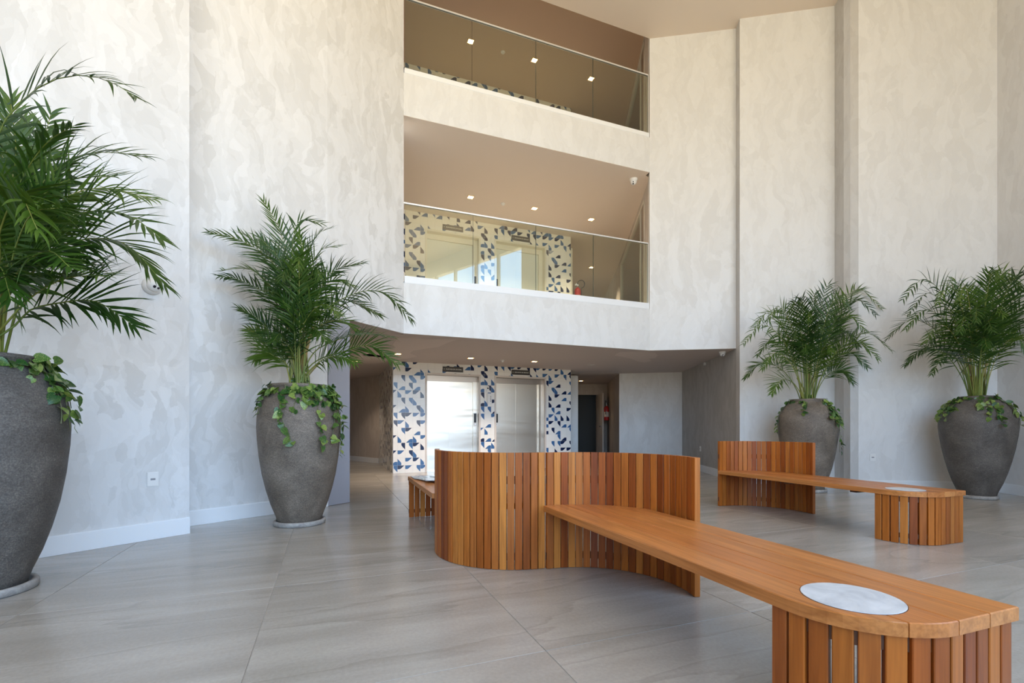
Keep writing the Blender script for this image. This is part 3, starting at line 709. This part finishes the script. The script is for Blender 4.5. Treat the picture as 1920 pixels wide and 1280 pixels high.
def screen(root, sgn):
    """one arc of vertical slats; sgn -1 gives its point reflection"""
    n = 22; pitch = (A_START-A_END)/n
    for i in range(n):
        an = A_START-(i+.5)*pitch
        p = (C1+Vector((math.cos(an), math.sin(an)))*RR)*sgn
        ob('backrest_slat', sl_back, root, (p.x, p.y, .003), an+PI/2+(0 if random.random() < .5 else PI))
    for nm, z0, z1 in (('back_rail', .065, .115), ('back_rail', .60, .655)):
        q = MB(); o1 = arc_pts(A_START, A_END+.03, C1, RR+.006, 24); i1 = arc_pts(A_START, A_END+.03, C1, RR-.006, 24)
        for k in range(24): q.prism([tuple(i1[k]*sgn), tuple(i1[k+1]*sgn), tuple(o1[k+1]*sgn), tuple(o1[k]*sgn)], z0, z1)
        ob(nm, q.mesh(nm, M['bar_wood']), root)
def seat(root, sgn):
    """seat in bench coordinates (origin = middle of the S)"""
    far = Vector((1.556, 1.444))-Vector((.240, 3.341))    # back corner of the free end
    fc = far-nv*.6                                         # square front corner
    def uv(p): d = p-fc; return (d.dot(-ax), d.dot(nv))    # u back along the seat, v across
    R = .30; pts = [(0, .6), (0, R)]
    pts += [(R-R*math.cos(a_), R-R*math.sin(a_)) for a_ in [PI/2*k/12 for k in range(1, 12)]]
    pts += [(R, 0)]
    rin = RR-(.0185 if sgn > 0 else .085); arc = [uv(p) for p in arc_pts(A_START-.06, A_END+.02, C1, rin, 22)]
    arc = [p for p in arc if p[1] < .598]
    pts += [(arc[0][0], 0)] if arc[0][1] > 0 else []
    pts += [p for p in arc if p[1] > 0.002]+[(arc[-1][0]-.02, .6)]
    def tow(p): q_ = (fc-ax*p[0]+nv*p[1])*sgn+(Vector((-.075, 0)) if sgn < 0 else Vector((0, 0))); return q_
    ang = math.atan2(ax.y, ax.x)+(0 if sgn > 0 else PI)
    base = tow((0, 0))
    for k in range(4):
        P = clip(pts, -1, 5, .15*k+(.0018 if k else 0), .15*(k+1)-(.0018 if k < 3 else 0))
        L = [(-p[0], p[1]) for p in P]; q = MB(); q.prism(L, 0, TS-.002)
        cx_ = sum(p[0] for p in L)/len(L); cy_ = sum(p[1] for p in L)/len(L)
        top = [(p[0]+(.003 if p[0] < cx_ else -.003), p[1]+(.0028 if p[1] < cy_ else -.0028)) for p in L]
        q2 = MB(); q2.prism(L, 0, TS-.002)
        # chamfered top
        n_ = len(q2.v)//2
        ar = sum(L[i][0]*L[(i+1) % len(L)][1]-L[(i+1) % len(L)][0]*L[i][1] for i in range(len(L)))
        tt = top if ar > 0 else top[::-1]
        b0 = len(q2.v); q2.v += [Vector((p[0], p[1], TS)) for p in tt]
        for i in range(n_, 2*n_): q2.v[i].z = TS-.003
        q2.f[1] = [b0+i for i in range(n_)]
        for i in range(n_): q2.f.append([n_+i, n_+(i+1) % n_, b0+(i+1) % n_, b0+i]); q2.m.append(0)
        ob('seat_board', q2.mesh('seat_board', M['board']), root, (base.x, base.y, HS-TS), ang)
    # support of upright slats around the free end
    path = []; ins = .026
    path.append(Vector((.372, ins))); r2 = R-ins
    m_ = 12
    path += [Vector((R-r2*math.sin(a_), R-r2*math.cos(a_))) for a_ in [PI/2*k/m_ for k in range(0, m_+1)]]
    path.append(Vector((ins, .594)))
    segs = [(path[i+1]-path[i]).length for i in range(len(path)-1)]; tot = sum(segs); ns = 13; pit = tot/ns
    for k in range(ns):
        s_ = (k+.5)*pit; i = 0
        while s_ > segs[i]: s_ -= segs[i]; i += 1
        d = (path[i+1]-path[i]).normalized(); p = path[i]+d*s_; wp = tow(p)
        dd = (-ax*d.x+nv*d.y)*sgn
        ob('leg_slat', sl_leg, root, (wp.x, wp.y, .003), math.atan2(dd.y, dd.x)+(PI if k % 2 else 0))
    for z0, z1 in ((.05, .09), (HS-TS-.05, HS-TS-.006)):
        q = MB(); inn = []
        for p in path: inn.append(p)
        for i in range(len(path)-1):
            a_, b2 = path[i], path[i+1]; d = (b2-a_).normalized(); nn = Vector((-d.y, d.x))
            q.prism([tuple(tow(a_-nn*.005)), tuple(tow(b2-nn*.005)), tuple(tow(b2+nn*.005)), tuple(tow(a_+nn*.005))], z0, z1)
        ob('leg_rail', q.mesh('leg_rail', M['bar_wood']), root)
    # cross battens under the boards
    for uu_ in (.55, 1.25):
        q = MB(); q.prism([tuple(tow(Vector(p))) for p in ((uu_, .05), (uu_+.06, .05), (uu_+.06, .56), (uu_, .56))], HS-TS-.022, HS-TS-.001)
        ob('batten', q.mesh('batten', M['bar_wood']), root)
    # round stone inlay with its dark seam
    c = tow((.232, .198)); n_ = 40
    q = MB(); q.lathe([(.143, 0), (.143, .0008)], n_); ob('inlay_seam', q.mesh('inlay_seam', M['bar_wood']), root, (c.x, c.y, HS-.0002))
    q = MB(); q.lathe([(.1405, 0), (.1405, .0018), (.139, .0024)], n_); ob('stone_inlay', q.mesh('stone_inlay', M['marble']), root, (c.x, c.y, HS))
random.seed(21)
b1 = ob('curved_bench', None, label='large S-shaped slatted wooden bench in the foreground, round stone inlay in its long seat', cat='bench', group='slatted curved benches')
b1.location = (S0.x+.02, S0.y, 0); screen(b1, 1)
screen(b1, -1); seat(b1, 1); seat(b1, -1)
b2_ = ob('curved_bench', None, label='smaller slatted wooden bench before the right palms, with one curved screen and round inlay', cat='bench', group='slatted curved benches')
b2_.location = (S0.x+2.39, S0.y+2.635, 0); screen(b2_, 1); seat(b2_, 1)

# magazines on the far seat
mags = [((.60, .62, .64), (.10, .10, .13)), ((.70, .74, .75), (.08, .22, .27)), ((.62, .62, .60), (.30, .33, .36)), ((.30, .32, .36), (.65, .66, .66)), ((.66, .69, .70), (.20, .28, .34))]
spots = [(-.97, 5.09, .35), (-.87, 4.90, .62), (-.70, 5.16, .35), (-.77, 4.74, .22), (-.69, 4.88, .75)]
desc = ['dark-headed magazine at the end of the rear bench seat', 'magazine with a teal picture lying on the rear bench seat', 'pale grey magazine overlapping others on the rear bench seat', 'blue-grey magazine behind the others on the rear bench seat', 'white magazine nearest the backrest on the rear bench seat']
for i, ((c0, c1), (x, y, a_)) in enumerate(zip(mags, spots)):
    r = ob('magazine', None, label=desc[i], cat='magazine', group='magazines on the rear seat'); z = HS+.003+i*.0075; r.location = (x, y, z); r.rotation_euler = (0, 0, a_)
    q = MB(); q.box(-.10, .10, -.135, .135, 0, .006); ob('pages', q.mesh('pages', simple('page_edge', (.7, .7, .68), .6)), r)
    m, t, b = mat('magazine_cover'); tcn = N(t, 'ShaderNodeTexCoord'); n = noise(t, mapping(t, tcn.outputs['Object'], (9, 5, 1), loc=(i*3, 0, 0)).outputs[0], 1.2, 1)
    rr_ = ramp(t, n.outputs['Fac'], [(.42, c0), (.5, c1), (.62, c0)]); t.links.new(rr_.outputs[0], b.inputs['Base Color']); b.inputs['Roughness'].default_value = .2
    q = MB(); q.box(-.102, .102, -.137, .137, .006, .0072); ob('cover', q.mesh('cover', m), r)

# ---------------------------------------------------------------- potted palms
slim = [(.228, .03), (.250, .10), (.300, .22), (.345, .36), (.385, .52), (.415, .70), (.434, .88), (.440, 1.00), (.436, 1.10), (.420, 1.20), (.392, 1.28), (.350, 1.345), (.322, 1.375), (.318, 1.390), (.330, 1.402), (.336, 1.418), (.330, 1.430), (.300, 1.430), (.290, 1.40), (.29, 1.33), (.01, 1.33)]
fat = [(.272, .03), (.300, .10), (.365, .22), (.425, .36), (.480, .52), (.530, .70), (.566, .88), (.583, 1.00), (.580, 1.10), (.545, 1.21), (.470, 1.295), (.370, 1.355), (.290, 1.385), (.270, 1.392), (.262, 1.402), (.268, 1.418), (.262, 1.430), (.24, 1.430), (.23, 1.40), (.23, 1.33), (.01, 1.33)]
mid = [(.250, .03), (.275, .10), (.325, .22), (.375, .36), (.415, .52), (.450, .70), (.478, .88), (.492, 1.00), (.494, 1.08), (.478, 1.18), (.425, 1.28), (.350, 1.345), (.295, 1.375), (.278, 1.390), (.284, 1.402), (.290, 1.418), (.284, 1.430), (.262, 1.430), (.25, 1.40), (.25, 1.33), (.01, 1.33)]
def rprof(prof, z):
    pr = [p for p in prof if p[1] <= 1.42]
    for (r0, z0), (r1, z1) in zip(pr[:-1], pr[1:]):
        if z0 <= z <= z1 and z1 > z0: return r0+(r1-r0)*(z-z0)/(z1-z0)
    return pr[-1][0] if z > 1 else pr[0][0]
# pothos leaf: heart outline, folded along the midrib; local x across, y to the tip
lv = [(0, 0, 0), (0, .35, .0), (0, .7, -.02), (0, 1.0, -.10), (.22, -.12, .06), (.42, .02, .10), (.47, .28, .11), (.36, .58, .07), (.17, .84, -.02), (-.22, -.12, .06), (-.42, .02, .10), (-.47, .28, .11), (-.36, .58, .07), (-.17, .84, -.02)]
lfc = [[0, 4, 5, 1], [1, 5, 6], [1, 6, 7, 2], [2, 7, 8], [2, 8, 3], [0, 1, 10, 9], [1, 11, 10], [1, 2, 12, 11], [2, 13, 12], [2, 3, 13]]
leafmesh = me('leaf', lv, lfc, M['ivy'], smooth=True)

def frond_mesh(pts, L, n_pairs, up, droop, clampf, wd=.024, stalk=.30):
    # Catmull-Rom sampling
    P = [pts[0]*2-pts[1]]+pts+[pts[-1]*2-pts[-2]]; S = []
    for i in range(1, len(P)-2):
        for k in range(8):
            t_ = k/8; a_, b2, c, d = P[i-1], P[i], P[i+1], P[i+2]
            S.append(.5*((2*b2)+(c-a_)*t_+(2*a_-5*b2+4*c-d)*t_*t_+(3*b2-a_-3*c+d)*t_**3))
    S.append(P[-2]); cum = [0]
    for i in range(1, len(S)): cum.append(cum[-1]+(S[i]-S[i-1]).length)
    tot = cum[-1]
    def at(s):
        s = max(0, min(tot-1e-5, s)); i = 0
        while cum[i+1] < s: i += 1
        f_ = (s-cum[i])/(cum[i+1]-cum[i]+1e-9); return S[i].lerp(S[i+1], f_), (S[min(i+2, len(S)-1)]-S[max(i-1, 0)]).normalized()
    q = MB(); rp_ = [clampf(at(tot*i/18)[0]) for i in range(19)]
    q.tube(rp_, [.0085*(1-.82*i/18) for i in range(19)], 5, 1)
    for i in range(n_pairs):
        qf = i/(n_pairs-1); s = tot*(stalk+(1-stalk)*qf**.95); p, tg = at(s)
        u = up-tg*up.dot(tg)
        if u.length < .1: u = Vector((0, 0, 1))-tg*tg.z
        u.normalize(); sd = tg.cross(u)
        ln = L*(.62+.38*math.sin(PI*min(1, qf*1.25+.12)))*(1-.52*qf**3)
        for sg in (-1, 1):
            if random.random() < .06: continue
            an = math.radians(60-36*qf+random.uniform(-11, 11)); V = math.radians(random.uniform(8, 30))
            d = (tg*math.cos(an)+(sd*sg*math.cos(V)+u*math.sin(V))*math.sin(an)).normalized()
            l_ = ln*random.uniform(.85, 1.1); wv0 = (u.cross(d)).normalized(); c = p.copy(); b0 = len(q.v); ws = (.45, 1, 1, .72, .34, .02)
            nseg = 5; dr = droop*random.uniform(.5, 1.6)
            if random.random() < .05: dr *= 3
            for k in range(nseg+1):
                hw = wd*.5*ws[k]*(.75+.25*math.sin(PI*qf)); nn = wv0.cross(d).normalized()
                q.v += [clampf(c-wv0*hw+nn*hw*.35), clampf(c.copy()), clampf(c+wv0*hw+nn*hw*.35)]
                d = (d+Vector((0, 0, -dr*(.25+k*.35)))).normalized(); c = c+d*(l_/nseg)
            for k in range(nseg):
                o_ = b0+k*3; q.f += [[o_, o_+1, o_+4, o_+3], [o_+1, o_+2, o_+5, o_+4]]; q.m += [0, 0]
    return q.mesh('frond', [M['leaf'], M['rachis']], True)

def potted_palm(cx, cy, prof, scale, claymat, saucer_r, fronds, auto, label, clampf, seed, leafL, vines, crown, ncane=9, wd=.024):
    random.seed(seed)
    root = ob('potted_palm', None, label=label, cat='potted palm', group='areca palms in big clay pots'); root.location = (cx, cy, 0)
    pr = [(r*scale, z) for r, z in prof]
    q = MB(); q.lathe([(pr[0][0]*.97, .022)]+pr, 56)
    ob('pot', q.mesh('pot', claymat, True), root)
    q = MB(); sr = saucer_r; q.lathe([(sr*.96, 0), (sr, .006), (sr, .034), (sr*.985, .046), (sr*.95, .050), (sr*.88, .046), (sr*.86, .022)], 48); ob('saucer', q.mesh('saucer', M['stone_plate'], True), root)
    rs = rprof(pr, 1.42)-.035
    q = MB(); q.lathe([(rs, 0), (rs*.7, .012), (rs*.3, .02)], 24); ob('soil', q.mesh('soil', M['soil'], True), root, (0, 0, 1.332))
    org = Vector((cx, cy, 0)); cl = lambda v: clampf(v+org)-org
    for k in range(ncane):
        a_ = random.uniform(0, 2*PI); r0 = random.uniform(.02, rs*.55); h = random.uniform(.30, .75); sp = random.uniform(.05, .22)
        bx = Vector((r0*math.cos(a_), r0*math.sin(a_), 1.34)); pts = [bx+Vector((math.cos(a_)*sp*t_*t_, math.sin(a_)*sp*t_*t_, h*t_)) for t_ in (0, .2, .4, .6, .8, 1)]
        r_ = random.uniform(.011, .019); q = MB(); q.tube(pts, [r_*1.25, r_*1.02, r_, r_, r_*.9, r_*.55], 8); ob('cane', q.mesh('cane', M['cane'], True), root)
    tocam = Vector((-cx, -cy, 0)).normalized()
    def add(pts, L, np_, roll=None):
        rl = random.uniform(-.9, .9) if roll is None else roll
        up = (Vector((0, 0, .55))+tocam*random.uniform(.45, 1.0)+Vector((random.uniform(-.35, .35), random.uniform(-.3, .3), 0))).normalized()
        pts = [cl(p) for p in pts]
        ob('frond', frond_mesh(pts, L, np_, up, random.uniform(.05, .14), cl, wd, random.uniform(.34, .46)), root)
    def w3(px, py, dy):
        Y = cy+dy; return Vector(((px-960)/F*Y-cx, dy, 1+(HOR-py)/F*Y))
    for poly, dy in fronds:
        n = len(poly); pts = []
        a_ = random.uniform(0, 2*PI); b0 = Vector((.10*math.cos(a_), .10*math.sin(a_), 1.36)); 
        for i, (x, y) in enumerate(poly): pts.append(w3(x, y, dy*((i+1)/n)**1.2))
        add([b0]+pts, leafL*random.uniform(.9, 1.1), 29)
    for (x, y, dy) in auto:
        tip = w3(x, y, dy); a_ = math.atan2(tip.y, tip.x); b0 = Vector((.08*math.cos(a_), .08*math.sin(a_), 1.36))
        d = tip-b0; lift = .10+.16*abs(d.x)
        p1 = b0+Vector((d.x*.12, d.y*.12, d.z*.40+lift*.5)); p2 = b0+Vector((d.x*.36, d.y*.36, d.z*.78+lift)); p3 = b0+Vector((d.x*.70, d.y*.70, d.z*1.0+lift*1.05))
        add([b0, p1, p2, p3, tip], leafL*random.uniform(.85, 1.1), 25)
    # pothos: crown of leaves round the rim, then trailing vines lying on the pot
    def leaf(par, p, outward, s):
        o = bpy.data.objects.new('leaf', leafmesh); C.objects.link(o); o.parent = par
        o.location = p; dn = Vector((outward.x*random.uniform(.1, .7)+random.uniform(-.6, .6), outward.y*random.uniform(.1, .7)+random.uniform(-.6, .6), random.uniform(-1, .1))).normalized()
        nz = (outward+Vector((random.uniform(-.5, .5), random.uniform(-.5, .5), random.uniform(.1, .9)))).normalized()
        xx = dn.cross(nz).normalized(); nz = xx.cross(dn)
        o.rotation_euler = Matrix((xx, dn, nz)).transposed().to_euler(); o.scale = (s, s, s)
    cam_a = math.atan2(-cy, -cx)
    rim = rprof(pr, 1.42)
    pts = [Vector((math.cos(t_)*rim*.93, math.sin(t_)*rim*.93, 1.445+.008*math.sin(5*t_))) for t_ in [2*PI*k/36 for k in range(37)]]
    q = MB(); q.tube(pts, .004, 5); cr = ob('pothos_crown', q.mesh('pothos_crown', M['vine']), root)
    for a0, a1, num, spread in crown:
        for k in range(num):
            a_ = cam_a+math.radians(random.uniform(a0, a1)); z = 1.46-random.random()**1.5*spread; z = min(z, 1.47)
            rr_ = (rprof(pr, min(z, 1.42)) if z < 1.40 else rim*random.uniform(.72, 1.02))+.012; ou = Vector((math.cos(a_), math.sin(a_), 0))
            leaf(cr, ou*rr_+Vector((0, 0, z+(.03 if z > 1.40 else 0))), ou, random.uniform(.055, .085))
    for a0, zend, wob, hang in vines:
        a_ = cam_a+math.radians(a0); vp = []; z = 1.46; rmax = 0
        nst = max(6, int((1.46-zend)/.05))
        for k in range(nst+1):
            z = 1.46-(1.46-zend)*k/nst; an = a_+wob*math.sin(k*.7)*.12+wob*.04*k
            rr_ = rim*1.0 if z > 1.42 else rprof(pr, z)
            rmax = max(rmax, rr_); rr_ = (rmax if hang else rr_)+.012
            vp.append(Vector((math.cos(an)*rr_, math.sin(an)*rr_, z)))
        q = MB(); q.tube(vp, .0028, 5); vn = ob('pothos_vine', q.mesh('pothos_vine', M['vine']), root)
        for k, p in enumerate(vp):
            if k < 1 or (k < nst*.5 and random.random() < .35 and not hang): continue
            ou = Vector((p.x, p.y, 0)).normalized()
            for _ in range(2 if random.random() < .45 else 1): leaf(vn, p+ou*.012+Vector((random.uniform(-.02, .02),)*3), ou, random.uniform(.045, .08))
    return root

def halfplane(a_, b2, side, margin=.03):
    """keeps a point on the room side of the wall line a->b"""
    f_ = Fr(a_, Vector(b2)-Vector(a_))
    def g_(v):
        d = (Vector((v.x, v.y))-f_.o).dot(f_.n)*side
        if d > -margin: k = (d+margin)*side; return Vector((v.x-f_.n.x*k, v.y-f_.n.y*k, v.z))
        return v
    return g_
clA = halfplane(L0, A1, 1, .04); clB = halfplane(B0, B1, 1, .05); clC = halfplane(B1, F0, 1, .05)
def cl_left2(v):
    if v.y < 4.5 : v = clA(v)
    v = clB(v); return clC(v)
clG = halfplane(G, H, 1, .05); clI = halfplane(I, K, 1, .05); clK = halfplane(K, K2, 1, .05)
def cl_r3(v):
    if v.x < 5.42: return clG(v)
    return clI(v)
def cl_r4(v): return clK(clI(v))

P1f = [([(-35, 420), (-5, 255), (58, 175), (125, 143), (195, 148), (252, 180)], -.15),
       ([(10, 500), (60, 370), (130, 300), (200, 285), (262, 292)], .2),
       ([(40, 520), (110, 420), (180, 395), (245, 405), (300, 445)], -.1),
       ([(45, 540), (100, 470), (170, 447), (240, 460), (308, 533)], .15),
       ([(30, 585), (75, 545), (130, 520), (195, 517)], -.2),
       ([(22, 615), (55, 582), (110, 568), (180, 565), (248, 608)], .1),
       ([(20, 520), (45, 400), (75, 290), (95, 215)], .25),
       ([(-20, 470), (-30, 300), (-50, 180), (-90, 110)], 0),
       ([(35, 480), (110, 380), (190, 352), (285, 372)], .2),
       ([(10, 470), (35, 350), (85, 270), (140, 235)], -.3),
       ([(15, 500), (50, 400), (120, 340), (215, 330)], -.25),
       ([(0, 520), (10, 400), (30, 290), (20, 190)], .1),
       ([(-10, 520), (-40, 420), (-90, 350), (-150, 330)], 0),
       ([(-15, 560), (-60, 480), (-120, 440), (-190, 450)], .2),
       ([(5, 540), (30, 460), (60, 400), (110, 390)], -.5),
       ([(-5, 540), (0, 440), (-10, 350), (-60, 300)], -.45),
       ([(10, 560), (40, 500), (90, 470), (130, 500)], -.5)]
potted_palm(-3.218, 2.837, slim, .95, M['clay_dark'], .270, P1f, [(-60, 420, .3), (30, 330, .4), (70, 430, -.5), (110, 400, .3), (20, 560, -.4)],
            'tall areca palm in a dark clay pot at the left edge, nearest the camera', clA, 5, .45,
            [(62, .98, .3, True), (58, 1.02, -.3, True), (70, 1.12, .5, True), (30, 1.30, 1, False), (48, 1.2, .4, False)],
            [(-20, 110, 70, .10), (40, 75, 16, .22), (110, 250, 20, .06)], 10, .022)
P2f = [([(545, 570), (510, 490), (450, 450), (385, 438)], -.2),
       ([(540, 610), (505, 555), (440, 525), (380, 530)], .05),
       ([(535, 600), (510, 540), (470, 505), (412, 508)], -.1),
       ([(535, 650), (505, 620), (480, 595), (450, 578)], -.2),
       ([(532, 670), (508, 645), (485, 628), (466, 618)], 0),
       ([(550, 570), (540, 490), (522, 425), (495, 378)], .15),
       ([(553, 560), (548, 470), (560, 415), (600, 418)], .2),
       ([(558, 570), (570, 490), (595, 440), (618, 428)], .1),
       ([(562, 590), (575, 520), (600, 470), (632, 462)], -.15),
       ([(570, 600), (595, 545), (630, 505), (680, 493)], .1),
       ([(575, 620), (610, 580), (665, 550), (720, 548), (770, 598)], -.1),
       ([(580, 640), (615, 600), (655, 565), (712, 590)], .1),
       ([(585, 665), (625, 640), (680, 625), (735, 632)], -.1),
       ([(588, 680), (640, 660), (695, 648), (745, 682)], .0),
       ([(565, 610), (590, 560), (625, 525), (660, 535)], .2),
       ([(545, 600), (525, 510), (480, 455), (430, 440)], .1),
       ([(550, 610), (540, 540), (520, 480), (485, 445)], -.3),
       ([(555, 620), (560, 540), (570, 480), (560, 440)], -.35),
       ([(555, 640), (545, 590), (520, 550), (495, 545)], -.45),
       ([(560, 640), (580, 590), (610, 570), (635, 590)], -.45),
       ([(560, 660), (570, 630), (590, 615), (612, 640)], -.5),
       ([(550, 665), (535, 640), (525, 625), (512, 640)], -.45),
       ([(535, 680), (515, 668), (498, 660), (480, 672)], -.2),
       ([(585, 690), (610, 672), (640, 668), (665, 680)], -.2),
       ([(570, 640), (600, 610), (640, 600), (670, 620)], .15)]
potted_palm(-2.199, 4.893, slim, .91, M['clay'], .249, P2f, [(560, 500, -.4), (530, 520, -.4), (600, 520, -.3)],
            'bushy areca palm in a brown clay pot trailing pothos, left of the elevators', cl_left2, 11, .36,
            [(-28, .84, .5, False), (-20, 1.08, -.4, False), (22, .80, .2, False), (62, .72, .3, True), (55, .86, -.3, True), (66, 1.0, .3, True), (-68, 1.12, .2, True), (-80, 1.2, .2, True), (-12, 1.15, .5, False)],
            [(-90, 100, 140, .12), (0, 78, 110, .24), (-60, 0, 30, .14), (90, 270, 20, .05)], 11, .017)
T3 = [(1417, 610), (1395, 643), (1397, 708), (1447, 738), (1440, 600), (1565, 553), (1647, 578), (1640, 588), (1670, 655), (1645, 672), (1620, 618), (1598, 716), (1625, 688), (1478, 582), (1500, 575), (1530, 572), (1590, 575), (1420, 665), (1430, 690), (1610, 650)]
potted_palm(4.61, 7.36, mid, .842, M['clay'], .257, [], [(x, y, random.Random(i).uniform(-.55, .35)) for i, (x, y) in enumerate(T3)]+[(1517, 600, -.5), (1540, 620, -.6), (1490, 630, -.55), (1510, 660, -.5), (1560, 660, -.45), (1580, 630, .3)],
            'areca palm in a brown clay pot behind the smaller bench', cl_r3, 17, .37,
            [(68, .62, .15, True), (60, 1.05, -.3, True), (35, 1.10, .8, False), (52, 1.08, .3, False), (-70, .95, .2, True), (-10, 1.22, .4, False), (45, 1.2, .5, False)],
            [(-90, -10, 36, .09), (-10, 90, 34, .06), (40, 75, 10, .2), (90, 270, 14, .05)], 12, .018)
T4 = [(1694, 560), (1703, 588), (1662, 636), (1700, 615), (1698, 683), (1748, 700), (1783, 545), (1873, 520), (1895, 528), (1940, 530), (1968, 560), (1960, 600), (1950, 640), (1930, 655), (1856, 526), (1735, 640), (1760, 565), (1800, 560), (1730, 660), (1915, 545), (1820, 560)]
potted_palm(6.554, 6.653, fat, .71, M['clay_dark'], .224, [], [(x, y, random.Random(i+50).uniform(-.6, .25)) for i, (x, y) in enumerate(T4)]+[(1830, 600, -.6), (1800, 620, -.6), (1860, 620, -.6), (1880, 590, -.5), (1850, 650, -.5), (1900, 620, .1)],
            'wide-potted areca palm in dark clay at the far right corner', cl_r4, 23, .39,
            [(14, 1.12, .3, False), (22, 1.15, .7, False), (30, 1.05, .3, False), (75, 1.02, .2, True), (60, 1.18, .3, False), (-60, 1.10, .2, False), (-50, 1.12, .3, False), (-70, 1.14, .3, False), (4, 1.25, .2, False)],
            [(-100, -35, 56, .26), (-35, 90, 44, .07), (45, 80, 16, .18), (90, 270, 14, .05)], 12, .019)

# ---------------------------------------------------------------- glazed front of the hall (behind the camera)
q = MB(); q.box(-9.6, 5.8, -5.2, -5.0, 7.7, 9.0); q.box(-9.6, -2.6, -5.2, -5.0, 0, 7.7); q.box(-2.6, 5.8, -5.2, -5.0, 0, .85); ob('wall_front_blocker', q.mesh('wall', M['plaster_smooth']), kind='structure')  # unseen; solid left part and low wall added to hold back light
q = MB(); fR = Fr(K2, Vector(R0)-Vector(K2)); LR = (Vector(R0)-Vector(K2)).length; q.fbox(fR, 0, LR, 0, .2, 7.5, 9.0); q.fbox(fR, 0, LR, 0, .2, 0, .85); ob('wall_front_blocker', q.mesh('wall', M['plaster_smooth']), kind='structure')  # unseen header, plus a low wall added to block low light
wf = ob('window_3', None, kind='structure')
for k in range(8):
    x = -2.5+8.2*k/7; q = MB(); q.box(x-.04, x+.04, -5.12, -5.0, 0, 7.5); ob('mullion', q.mesh('mullion', M['mullion']), wf)
q = MB(); q.box(-2.6, 5.8, -5.1, -5.02, 2.9, 2.98); ob('transom', q.mesh('transom', M['mullion']), wf)
wf = ob('window_4', None, kind='structure')
for k in range(6):
    u = LR*k/5; q = MB(); q.fbox(fR, max(u-.04, 0), min(u+.04, LR), 0, .12, 0, 7.5); ob('mullion', q.mesh('mullion', M['mullion']), wf)
q = MB(); q.fbox(fR, 0, LR, .02, .1, 2.9, 2.98); ob('transom', q.mesh('transom', M['mullion']), wf)
def portal(loc, rot, sx_, sy_):
    l = bpy.data.lights.new('window_portal', 'AREA'); l.shape = 'RECTANGLE'; l.size = sx_; l.size_y = sy_; l.cycles.is_portal = True
    o = bpy.data.objects.new('window_portal', l); C.objects.link(o); o.location = loc; o.rotation_euler = rot
for za, zb in ((Z1, Z2), (Z3, Z4)):
    portal((-6.9, 13.2, (za+zb)/2), (PI/2, 0, PI/2), 8.4, zb-za)  # added unseen openings at the galleries' left end, to brighten their ceilings
portal((1.6, -5.15, 3.75), (-PI/2, 0, PI), 8.4, 7.5)
pm = fR.p(LR/2, .14); portal((pm[0], pm[1], 3.75), (PI/2, 0, fR.ang()+PI), LR, 7.5)
